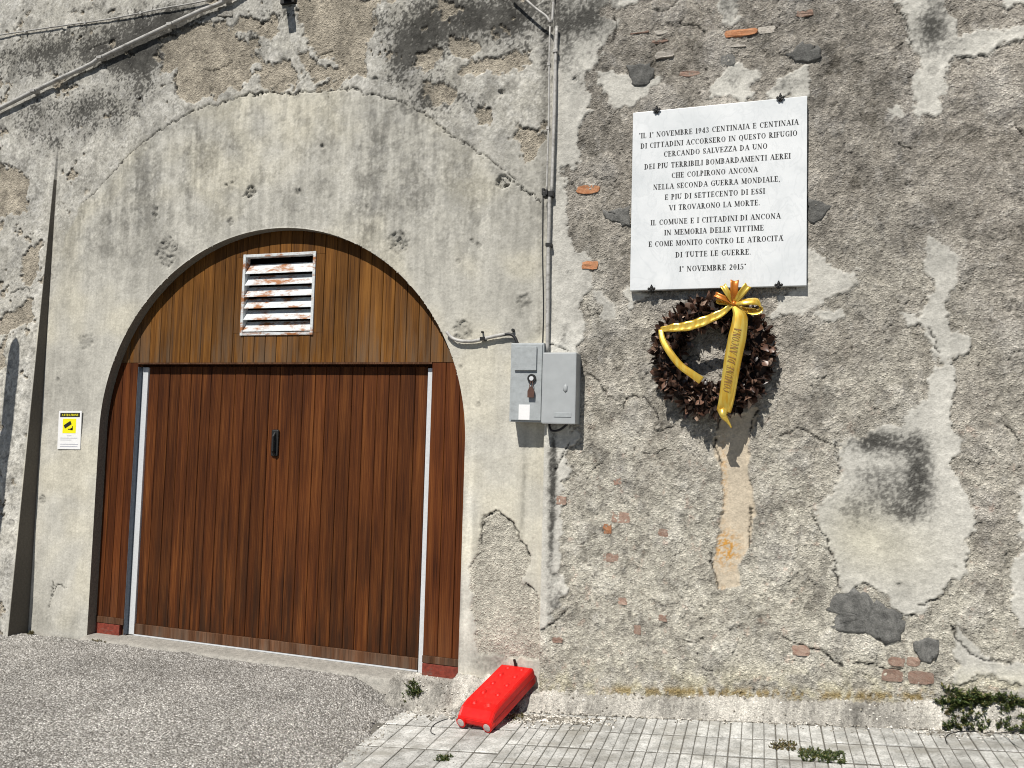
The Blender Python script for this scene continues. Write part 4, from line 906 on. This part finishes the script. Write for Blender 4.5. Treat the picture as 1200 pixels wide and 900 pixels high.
# ------------------------------------------------------------------ wreath with gold ribbon
wc = np.array([-.295, YR - .062, 2.165]); wr = empty('wreath', (wc[0], YR, wc[2])); tag(wr, 'wreath of dried dark brown leaves with a gold ribbon, hung below the plaque', 'wreath')
RR, RT = .276, .066
m = MB(); pts = [(wc[0] + RR * math.cos(a), wc[1], wc[2] + RR * 1.04 * math.sin(a)) for a in np.linspace(0, 2 * math.pi, 49)]
m.tube(pts, RT, 10, False); m.build('ring', m_simple('wreath_core', (.014, .008, .006), .8), wr, True)
m = MB(); sh_ = []; rg = random.Random(9)
for k in range(1700):
    a = rg.uniform(0, 2 * math.pi); b = rg.uniform(-.35, math.pi + .35) if rg.random() < .85 else rg.uniform(0, 2 * math.pi)
    er = Vector((math.cos(a), 0, math.sin(a))); out_ = er * math.cos(b) + Vector((0, -1, 0)) * math.sin(b); r0 = RT * rg.uniform(.75, 1.12) * (1 + .12 * math.sin(3 * a) + .08 * math.sin(7 * a + 1))
    p = Vector(wc) + Vector((RR * math.cos(a), 0, RR * 1.04 * math.sin(a))) + out_ * r0
    d = (out_ + Vector((rg.gauss(0, .5), rg.gauss(0, .4), rg.gauss(0, .5)))).normalized(); t = er.cross(Vector((0, 1, 0))) ; sd_ = d.cross(Vector((rg.gauss(0, 1), rg.gauss(0, 1), rg.gauss(0, 1)))).normalized(); nn = d.cross(sd_)
    L_ = rg.choice([rg.uniform(.025, .045), rg.uniform(.045, .078)]); w_ = L_ * rg.uniform(.22, .46); cu = rg.uniform(-.3, .5) * L_
    v = [p] + [p + d * L_ * t_ + sd_ * w_ * k_ * s2 + nn * (cu * t_ * t_ * 1.4 + (w_ * .4 * k_ if s2 else 0)) for t_, k_ in ((.28, .72), (.58, .85), (.85, .45)) for s2 in (-1, 0, 1)] + [p + d * L_ + nn * cu * 1.4]
    v = [Vector((q.x, min(q.y, YR - .012), q.z)) for q in v]
    m.add(v, [(0, 2, 1), (0, 3, 2), (1, 2, 5, 4), (2, 3, 6, 5), (4, 5, 8, 7), (5, 6, 9, 8), (7, 8, 10), (8, 9, 10)]); s_ = min(1, max(0, rg.random() ** 1.2)); sh_ += [s_ * .9 + .1 * rg.random()] * 11
lv = m.build('leaves', M_dryleaf, wr, True); attr(lv, 'shade', sh_); tag(lv, kind='stuff')
def ribbon(name, pts, widths, side, mt=M_gold, parent=wr, n=8, fold=0.0, ru=0.0):
    cp = bez(pts, n); nW = len(widths); v = []; f = []; N = len(cp)
    for i, p in enumerate(cp):
        t = (cp[min(i + 1, N - 1)] - cp[max(i - 1, 0)]).normalized(); u = i / (N - 1) * (nW - 1); k = min(int(u), nW - 2); w_ = widths[k] + (widths[k + 1] - widths[k]) * (u - k)
        s = Vector(side); s = (s - t * s.dot(t)).normalized(); nrm = t.cross(s)
        for j in range(5): q = (j - 2) / 2; v.append(p + s * w_ / 2 * q + nrm * (fold * (1 - abs(q)) * w_ + ru * math.sin(i * .9 + q * 1.5)))
    for i in range(N - 1):
        for j in range(4): a = i * 5 + j; f.append((a, a + 1, a + 6, a + 5))
    o = mesh(name, v, f, mt, parent, True); md = o.modifiers.new('thick', 'SOLIDIFY'); md.thickness = .0012; return o
yk = YR - .20
def W(px, py, y): return Vector(P(px, py, y))
K = W(860, 356, yk)                # knot
tailp = [K, W(867, 372, yk - .015), W(864, 395, yk - .03), W(859, 420, yk - .035), W(855, 445, yk - .03), W(851, 470, yk - .02), W(848, 482, yk - .005)]
tail = ribbon('ribbon_tail', tailp, [.03, .088, .106, .102, .096, .09, .086], (1, .12, .0), fold=.06)
ribbon('ribbon_tip', [W(847, 481, yk - .004), W(848, 487, yk - .02), W(853, 494, yk + .0), W(857, 501, yk + .02)], [.07, .045, .02, .008], (1, .5, .2), M_gold, fold=.35)
ribbon('ribbon_strand', [K, W(845, 367, yk - .02), W(825, 376, yk - .015), W(806, 382, yk - .01), W(788, 384, yk + .0), W(774, 386, yk + .03)], [.02, .045, .06, .06, .05, .03], (.2, .1, 1), fold=.10, ru=.004)
ribbon('ribbon_strand', [W(774, 386, yk + .03), W(777, 399, yk + .01), W(785, 413, yk - .005), W(797, 428, yk - .01), W(809, 437, yk - .01), W(822, 446, yk + .0)], [.03, .038, .042, .044, .046, .05], (1, .1, .35), fold=.05)
for ax_, L_, wd in ((-62, .12, .03), (-30, .125, .035), (2, .135, .045), (38, .13, .04)):
    a = math.radians(ax_); d = Vector((math.sin(a), -.25, math.cos(a))); sd_ = Vector((math.cos(a), .2, -math.sin(a)))
    ribbon('ribbon_loop', [K, K + d * L_ * .5 + Vector((0, -.02, 0)), K + d * L_, K + d * L_ * 1.03 + Vector((0, .03, 0)), K + d * L_ * .5 + Vector((0, .035, 0)), K + Vector((0, .02, 0))], [.018, wd, wd * 1.1, wd, wd * .8, .02], sd_, M_gold if ax_ in (-30, 38) else M_goldback, fold=.2, n=6)
ribbon('ribbon_loop', [K, K + Vector((.06, -.02, .005)), K + Vector((.135, -.01, .008)), K + Vector((.15, .01, -.02)), K + Vector((.13, .0, -.05)), K + Vector((.05, .02, -.03)), K + Vector((0, .02, 0))], [.02, .05, .055, .06, .055, .04, .02], (0, .6, 1), M_gold, fold=.15, n=6)
ribbon('ribbon_loop', [K, K + Vector((-.05, -.02, .03)), K + Vector((-.095, -.01, .045)), K + Vector((-.09, .02, .02)), K + Vector((0, .02, 0))], [.02, .04, .045, .04, .02], (.3, .5, 1), M_gold, fold=.15, n=6)
m = MB(); m.add([tuple(K + Vector((q.x * .018, q.y * .018, q.z * .022))) for q in IV], IF); m.build('knot', M_goldback, wr, True)
# handwriting-like lettering running up the tail
A0, A1 = W(853.2, 460, yk - .036), W(862.5, 384, yk - .045); td = (A1 - A0).normalized(); ts = Vector((0, 1, 0)).cross(td).normalized() * -1
cp_ = bez(tailp, 12)
def on_tail(a, b, n):
    p = A0 + (A1 - A0) * a; cands = min(cp_, key=lambda q: abs(q.z - p.z)); o = (b - .45) * .042 + .004
    return (cands.x - ts.x * 0 - o * 1.0 + (0), cands.y - .0085 - .0002 * n + .0, p.z + .10 * o + (.25 * o))
text_mesh('ribbon_lettering', 'COMUNE DI ANCONA', on_tail, m_simple('brown_script', (.22, .115, .03), .6), wr)

# ------------------------------------------------------------------ electric boxes
def ebox(name, x0, x1, z0, z1, y0, y1, mt): 
    r = empty(name, ((x0 + x1) / 2, y1, z0)); m = MB(); m.box((x0, y0, z0), (x1, y1, z1), .006); m.build('enclosure', mt, r); return r
a = P(599, 402, -.14); b = P(635.5, 495, -.14)
e1 = ebox('meter_box', a[0], b[0], b[2], a[2], -.14, .02, M_box); tag(e1, 'taller grey metal meter box with padlock and white sticker, left one of the pair', 'electric box')
ex0, ex1, ez0, ez1 = a[0], b[0], b[2], a[2]
m = MB(); m.box((ex0 + .012, -.150, ez0 + .012), (ex1 - .01, -.139, ez1 - .012), .003); m.build('front_panel', M_box, e1)
c0, c1 = P(603.5, 406.5, -.16), P(628.5, 434, -.16)
m = MB(); m.box((c0[0], -.166, c1[2]), (c1[0], -.149, c0[2]), .003); m.build('small_door', M_box, e1)
c = P(623, 443.5, -.16); m = MB(); m.tube([(c[0], -.149, c[2]), (c[0], -.163, c[2])], .030, 18); m.build('lock_rosette', M_black, e1)
m = MB(); m.tube([(c[0], -.163, c[2]), (c[0], -.168, c[2])], .015, 14); m.build('lock_plug', M_alu, e1)
m = MB(); m.tube(bez([(c[0], -.164, c[2] - .012), (c[0] - .010, -.170, c[2] - .05), (c[0] + .002, -.172, c[2] - .065), (c[0] + .012, -.168, c[2] - .045), (c[0] + .003, -.164, c[2] - .012)], 5), .003, 6)
m.add([(c[0] + x, y, c[2] + z) for y in (-.176, -.160) for x, z in ((-.008, -.055), (.008, -.055), (.024, -.085), (.022, -.128), (-.022, -.128), (-.022, -.085))], [(0, 5, 4, 3, 2, 1), (6, 7, 8, 9, 10, 11)] + [(k, (k + 1) % 6, 6 + (k + 1) % 6, 6 + k) for k in range(6)]); m.build('padlock', M_tagbrown, e1)
a = P(608, 474, -.152); b = P(620.5, 492, -.152); m = MB(); m.box((a[0], -.1525, b[2]), (b[0], -.1495, a[2])); m.build('sticker', M_white, e1)
a = P(637, 413.5, -.19); b = P(674, 497, -.19)
e2 = ebox('junction_box', a[0], b[0], b[2], a[2], -.165, .0, M_box2); tag(e2, 'grey plastic junction box with oval latch, right one of the pair', 'electric box')
m = MB(); m.box((a[0] - .002, -.20, b[2] - .002), (b[0] + .002, -.166, a[2] + .002), .009); m.build('lid', M_box2, e2)
c = P(662.5, 455, -.205); m = MB(); m.add([(c[0] + q.x * .017, -.200 + q.y * .009, c[2] + q.z * .032) for q in IV], IF); m.build('latch', M_box2, e2, True)
c = P(659, 486, -.205); m = MB(); m.box((c[0] - .058, -.2035, c[2] - .016), (c[0] + .058, -.199, c[2] + .014), .002); m.build('nameplate', M_box, e2)
m = MB(); m.tube(bez([(c[0] - .13, -.06, ez0 + .01), (c[0] - .10, -.10, ez0 - .05), (c[0] - .04, -.10, ez0 - .045), (c[0] + .01, -.08, ez0 + .0)], 6), .008, 8); m.build('cable_stub', M_cable, e2, True)

# ------------------------------------------------------------------ conduits and cables
def onw(px, py, off, Yp): q = P(px, py, Yp - off); return tuple(q)
def pipe(name, pts, r, mt, label, cat, off=None, Yp=0, clips=(), cmat=None, n=8):
    off = off or r + .006; q = [onw(x, y, off, Yp) for x, y in pts]; q = bez(q, 6) if len(q) > 2 else q
    t = empty(name, tuple(q[0])); m = MB(); m.tube(q, r, n); m.build('pipe' if r > .008 else 'cable', mt, t, True); tag(t, label, cat)
    for x, y in clips:
        c = onw(x, y, off, Yp); m = MB(); m.box((c[0] - r * 1.5, c[1] - r * 1.35, c[2] - .012), (c[0] + r * 1.5, Yp + .01, c[2] + .012), .002); m.build('clip', cmat or M_black, t)
    return t
pipe('conduit', [(-60,158), (0,127), (60,97), (105,76), (118,68), (170,43), (230,15), (262,2), (300,-22), (330,-45)], .0175, M_pipe, 'thick pale grey conduit running diagonally across the top left of the wall', 'conduit', .036, 0, [(118,68),(40,107),(200,29),(265,0)], M_pipe)
pipe('cable', [(-40,48), (0,41), (60,32), (130,22), (190,10), (240,1), (300,-14)], .006, M_pipe, 'thin pale cable running above the thick diagonal conduit, top left', 'cable', .022, 0, [(30,37),(100,27),(165,15)], M_pipe)
YP = YR
pipe('conduit', [(652.5,31), (651,70), (650,120), (648,180), (646.5,226)], .0115, M_pipe, 'thicker vertical grey conduit down the corner above the black clamp', 'conduit', .034, YP, [(651,60)], M_pipe)
pipe('conduit', [(644.5,31), (643.5,80), (643,140), (641.5,190), (640.5,226)], .0065, M_pipe, 'thin vertical grey conduit left of the thicker one above the clamp', 'conduit', .026, YP, [(643,75),(642,150)], M_pipe)
pipe('cable', [(649.5,-30), (648.5,0), (647,27)], .009, M_pipe, 'grey cable coming down from the top edge into the corner conduits', 'cable', .018, YP)
pipe('cable', [(596,-18), (612,-4), (628,10), (640,19), (645,27)], .009, M_pipe, 'grey cable slanting in from upper left to the corner conduits', 'cable', .020, YP)
pipe('conduit', [(644,226), (643.5,260), (642.5,300), (642,350), (641.5,414)], .0135, M_pipe, 'wide vertical grey conduit from the black clamp down to the junction box', 'conduit', .034, YP, [(643.2,287)], M_black)
pipe('cable', [(636.5,226), (636,300), (637,360), (636,405)], .005, M_cable, 'thin dark cable beside the wide conduit above the meter box', 'cable', .010, YP)
c = P(643.5, 228, YP - .03); m = MB(); m.box((c[0] - .042, YP - .050, c[2] - .018), (c[0] + .032, YP + .01, c[2] + .022), .004); m.box((c[0] - .055, YP - .03, c[2] + .004), (c[0] - .036, YP + .01, c[2] + .05), .004); m.box((c[0] - .02, YP - .062, c[2] - .01), (c[0] - .004, YP - .045, c[2] + .03), .003)
o = m.build('pipe_clamp', M_black); tag(o, 'black clamp gathering the vertical conduits at the wall corner', 'clamp')
t = pipe('conduit', [(523.5,389), (530,396), (540,399.5), (556,399.5), (575,395), (592,391.5)], .0125, M_pipe, 'short sagging grey conduit from the arch edge to the meter box', 'conduit', .030, 0, [(566,397)])
pipe('cable', [(586,393), (597,391.5), (603,395), (607,404)], .011, M_cable, 'black cable leaving the sagging conduit into the top of the meter box', 'cable', .030, 0)
m = MB(); c = P(566, 389, -.005); m.tube([(c[0], .0, c[2]), (c[0], -.03, c[2] - .004)], .007, 8); o = m.build('wall_hook', M_black); tag(o, 'small black hook in the wall above the sagging conduit', 'hook')
m = MB(); c = P(601.5, 387, -.005); m.tube([(c[0], .0, c[2]), (c[0], -.02, c[2])], .011, 8); o = m.build('wall_plug', M_black); tag(o, 'black plug in the wall above the top of the meter box', 'plug')
# iron bracket at the top edge
c = P(337, 3, -.02); t = empty('wall_bracket', (c[0], 0, c[2])); tag(t, 'black iron wall bracket at the top edge above the arch, casting a long shadow', 'bracket')
m = MB(); m.box((c[0] - .062, -.03, c[2] - .008), (c[0] + .062, .01, c[2] + .10), .003); m.build('plate', M_black, t)
m = MB(); m.box((c[0] - .030, -.215, c[2] + .015), (c[0] + .036, -.028, c[2] + .05), .004); m.build('arm', M_black, t)
# unseen post outside the frame, added to cast the shadow crossing the buttress
t = empty('shadow_post', (-6.33, -1.0, -.7)); tag(t, 'unseen dark slim round post just beyond the left edge, added for its shadow on the buttress', 'post')
m = MB(); m.tube([(-6.33, -1.0, -.7), (-6.33, -1.0, 3.30)], .066, 16); m.build('pole', M_black, t, True)
m = MB(); m.tube([(-6.33, -1.0, 3.30), (-6.33, -1.0, 3.42), (-6.33, -1.0, 3.48)], [.066, .05, .02], 16); m.build('cap', M_black, t, True)

# ------------------------------------------------------------------ camera warning sign
a = P(70, 482, -.008); b = P(94, 527, -.008); sx0, sx1, sz1, sz0 = a[0], b[0], a[2] + .005, b[2]
t = empty('warning_sign', ((sx0 + sx1) / 2, 0, sz0)); tag(t, 'small white and yellow video surveillance notice left of the arch', 'sign')
t.rotation_euler = (0, math.radians(-1.2), 0)
m = MB(); m.box((sx0, -.010, sz0), (sx1, -.004, sz1), .001); m.build('board', M_white, t)
sw, shh = sx1 - sx0, sz1 - sz0
def srect(u0, v0, u1, v1, k=0): return ((sx0 + sw * u0, -.0112 - .0004 * k, sz1 - shh * v1), (sx0 + sw * u1, -.0101, sz1 - shh * v0))
m = MB(); m.box(*srect(.07, .05, .93, .16)); m.build('header_band', M_letter, t)
text_mesh('header_text', 'ATTENZIONE', lambda a_, b_, n_: (sx0 + sw * (.14 + .74 * a_), -.0118 - .0001 * n_, sz1 - shh * (.132 - .055 * b_)), M_yellow, t)
m = MB(); m.box(*srect(.2, .2, .78, .58)); m.build('yellow_field', M_yellow, t)
cxx, czz = sx0 + sw * .42, sz1 - shh * .36; m = MB()
for (u, v_, lx, lz, an) in ((0, 0, .040, .016, 28), (.045, -.036, .012, .010, 0), (.028, -.038, .022, .004, 0), (.052, -.026, .004, .014, 0)):
    ca, sa = math.cos(math.radians(an)), math.sin(math.radians(an))
    m.add([(cxx + u + x * ca - z * sa, -.0122, czz + v_ + x * sa + z * ca) for x, z in ((-lx, -lz), (lx, -lz), (lx, lz), (-lx, lz))], [(0, 1, 2, 3)])
m.build('camera_symbol', M_letter, t)
for k, (u1, v_) in enumerate(((.9, .64), (.86, .70), (.6, .75), (.9, .86), (.88, .92))):
    m = MB(); m.box(*srect(.12 if k else .4, v_, u1 if k else .6, v_ + .014)); m.build('print_line', M_print, t)

# ------------------------------------------------------------------ red plastic case
yw, rs, rl = .257, .305, .067; Ln, H_ = .548, .112; fb = (-1.675, -.486, -.188)
wy = Vector((math.sin(yw) * math.cos(rs), math.cos(yw) * math.cos(rs), math.sin(rs))); wx = Vector((math.cos(yw), -math.sin(yw), 0)); wz = wx.cross(wy)
wx = (math.cos(rl) * wx + math.sin(rl) * wz).normalized(); wz = wx.cross(wy)
t = empty('plastic_case', tuple(fb)); tag(t, 'bright red plastic case with raised studs and two round lenses, lying at the wall corner', 'plastic case')
t.rotation_euler = Matrix((wx, wy, wz)).transposed().to_euler()
Wd = .262
m = MB()
secs = [(-.005, .030, .060, .96), (.004, .012, .072, 1.0), (.05, .008, .104, 1.0), (.11, .004, H_ + .002, 1.0), (Ln * .5, .002, H_ + .002, .985), (Ln - .02, .002, H_ + .002, .97), (Ln, .006, H_ - .006, .95)]
bm = bmesh.new(); rings = []
for y, zb_, zt_, k in secs:
    h = Wd / 2 * k; hb = h * 1.0; e = .012
    rings.append([bm.verts.new(p) for p in ((-hb, y, zb_), (hb, y, zb_), (hb, y, zt_ - e * 1.2), (h - e, y, zt_), (h - e * 1.9, y, zt_ - .0035), (-h + e * 1.9, y, zt_ - .0035), (-h + e, y, zt_), (-hb, y, zt_ - e * 1.2))])
for a_, b_ in zip(rings[:-1], rings[1:]):
    for k in range(8): bm.faces.new((a_[k], a_[(k + 1) % 8], b_[(k + 1) % 8], b_[k]))
bm.faces.new(rings[0][::-1]); bm.faces.new(rings[-1]); bmesh.ops.recalc_face_normals(bm, faces=bm.faces[:]); bmesh.ops.bevel(bm, geom=[e for e in bm.edges if e.calc_face_angle(0) > .6], offset=.004, segments=2, affect='EDGES')
bm.verts.index_update(); v = [q.co[:] for q in bm.verts]; f = [[q.index for q in g.verts] for g in bm.faces]; bm.free()
mesh('shell', v, f, M_red, t, False, True)
for i, y in enumerate((.10, .21, .32, .42, Ln - .04)):
    for x in (-.055, .055) if i != 1 else (-.055, .055):
        m = MB(); r = .019; big = (i in (1, 3) and x < 0)
        prof_ = [(r * 1.25, 0), (r, .004), (r * .85, .009), (r * .5, .012)]; v = []; f = []
        for (rr_, z) in prof_:
            for k in range(14): an = 2 * math.pi * k / 14; v.append((x + rr_ * math.cos(an), y + rr_ * math.sin(an) * (1.25 if big else 1), H_ - .005 + z * (1.35 if big else 1.0)))
        for q in range(3):
            for k in range(14): a_ = q * 14 + k; b_ = q * 14 + (k + 1) % 14; f.append((a_, b_, b_ + 14, a_ + 14))
        f.append([42 + k for k in range(14)]); mesh('stud', v, f, M_red, t, True, True)
for x in (-.10, .10):
    m = MB(); m.tube([(x, .03, .032), (x, -.016, .031)], .034, 18); m.build('lens_housing', M_red, t, False, True)
    m = MB(); m.tube([(x, -.014, .031), (x, -.019, .031), (x, -.022, .0308)], [.026, .024, .012], 18); m.build('lens', M_lens, t, False, True)
M_seam = m_simple('dark_red_seam', (.16, .006, .005), .7)
m = MB(); m.box((Wd / 2 - .004, .02, .050), (Wd / 2 + .0015, Ln - .01, .054)); m.build('seam', M_seam, t, False, True)
m = MB(); m.box((-Wd / 2 + .03, .0, .046), (Wd / 2 - .03, .0045, .050)); m.build('seam', M_seam, t, False, True)
m = MB(); m.box((-.02, Ln - .015, H_ - .01), (-.004, Ln - .003, H_ + .045), .003); m.build('catch', M_black, t, False, True)
# loose wires on the ground
def wire(pts, label, r=.0025):
    q = []
    for px, py in pts:
        z = -.2
        for _ in range(4): g = G(px, py, z); z = ground_z(g[0], g[1]) + .004
        q.append(tuple(g))
    m = MB(); m.tube(bez(q, 6), r, 6); o = m.build('wire', M_cable, None, True); tag(o, label, 'wire'); return o
wire([(533,841),(522,843),(512,847),(506,852),(505,858),(510,861)], 'thin dark wire curling out from the front of the red case')
wire([(1110,872),(1108,866),(1111,861),(1122,858),(1145,857),(1170,859),(1200,855),(1230,852)], 'thin dark wire looping over the pavement below the big weed')

# ------------------------------------------------------------------ weeds
def weed(name, px, py, rx, ry_, hgt, nst, nl, label, mt=M_weed, seed=1, lsz=.016, zoff=0., cat='weed'):
    z = -.1
    for _ in range(5): g = G(px, py, z); z = ground_z(g[0], min(g[1], -.065))
    lim_ = YR - .03 if g[0] > XC else (-.14 if g[0] > -5 else -.07)
    if g[1] > lim_: g[0] = P(px, py, lim_)[0]; g[1] = lim_
    z = ground_z(g[0], g[1]); r = random.Random(seed); t = empty(name, (g[0], g[1], z)); tag(t, label, cat)
    ms_ = MB(); ml = MB(); sh = []
    for k in range(nst):
        bx, by = g[0] + r.uniform(-rx, rx), g[1] + r.uniform(-ry_, ry_); by = min(by, YR - .02 if g[0] > XC else (-.10 if g[0] > -5 else -.06))
        bz = ground_z(bx, by) - .005; dr_ = Vector((r.gauss(0, .5), r.gauss(-.1, .45), 1)).normalized(); h = hgt * r.uniform(.4, 1.0) * (1 - .45 * abs(bx - g[0]) / (rx + .01))
        p0 = Vector((bx, by, bz)); p1 = p0 + dr_ * h * .5; p2 = p1 + (dr_ + Vector((r.gauss(0, .4), r.gauss(0, .3), -.2))).normalized() * h * .5
        p1.y = min(p1.y, -.07); p2.y = min(p2.y, -.075); cp = bez([p0, p1, p2], 4); ms_.tube(cp, .0016, 4)
        for q in range(nl):
            p = cp[int(r.uniform(.2, 1) * (len(cp) - 1))]; d = Vector((r.gauss(0, 1), r.gauss(0, 1), r.gauss(.3, .6))).normalized(); sd_ = d.cross(Vector((r.gauss(0, .3), r.gauss(0, .3), 1))).normalized(); L_ = lsz * r.uniform(.7, 1.6); nn = d.cross(sd_)
            ml.add([p, p + d * L_ * .5 + sd_ * L_ * .24, p + d * L_ - nn * L_ * .1, p + d * L_ * .5 - sd_ * L_ * .24, p + d * L_ * .5 + nn * L_ * .07], [(0, 1, 4), (1, 2, 4), (2, 3, 4), (3, 0, 4)]); s_ = r.random(); sh += [s_] * 5
    ms_.build('stems', mt, t); attr(bpy.data.objects[t.children[-1].name] if t.children else t, 'shade', .3) if False else None
    st2 = [c for c in C.objects if c.parent == t][-1]; attr(st2, 'shade', .3)
    lo_ = ml.build('leaves', mt, t); attr(lo_, 'shade', sh)
    for q in (st2, lo_): q['kind'] = 'stuff'
    return t
weed('weed', 1166, 848, .27, .05, .125, 150, 30, 'largest bushy green weed growing at the wall foot, right edge', M_weed, 1, .015)
weed('weed', 1130, 838, .05, .02, .20, 12, 26, 'upright leafy green shoot at the left end of the big weed', M_weed, 2, .026)
weed('weed', 963, 887, .11, .075, .05, 150, 14, 'low green weed cushion in the pavement below the wreath side', M_weed, 3, .010)
weed('weed', 921, 876, .08, .05, .045, 40, 9, 'low dry brownish weed tuft in the pavement joint', M_weeddry, 4, .014)
weed('weed', 485, 806, .05, .03, .10, 34, 20, 'small green weed growing beside the right foot of the garage door', M_weed, 5, .013)
weed('weed', 519, 889, .04, .035, .04, 40, 9, 'tiny green weed between the pavement tiles below the red case', M_weed, 6, .010)
weed('weed', 606, 832, .05, .03, .05, 22, 9, 'scrubby dark weed beside the right flank of the red case', M_weeddry, 7, .014)
weed('weed', 118, 733, .07, .02, .03, 20, 7, 'tiny moss tuft at the wall foot left of the arch', M_weeddry, 8, .008)
weed('weed', 1115, 848, .03, .02, .05, 14, 9, 'dry brown tuft at the left foot of the biggest weed', M_weeddry, 9, .016)
weed('weed', 38, 735, .025, .02, .06, 12, 9, 'dark little weed in the angle of the buttress foot', M_weeddry, 10, .014)
# a fallen yellow leaf
g = G(1003, 836, .02); z = ground_z(g[0], g[1]); m = MB()
m.add([(g[0] - .022, g[1], z + .006), (g[0], g[1] - .012, z + .012), (g[0] + .024, g[1] + .004, z + .018), (g[0], g[1] + .014, z + .012), (g[0], g[1], z + .018)], [(0, 1, 4), (1, 2, 4), (2, 3, 4), (3, 0, 4)])
o = m.build('fallen_leaf', M_yellow); o.data.materials[0] = m_simple('yellow_leaf', (.5, .38, .04), .6); tag(o, 'fallen yellow leaf at the foot of the kerb below the dark patch', 'leaf')
print('tiles', nT, 'objects', len(S.objects))
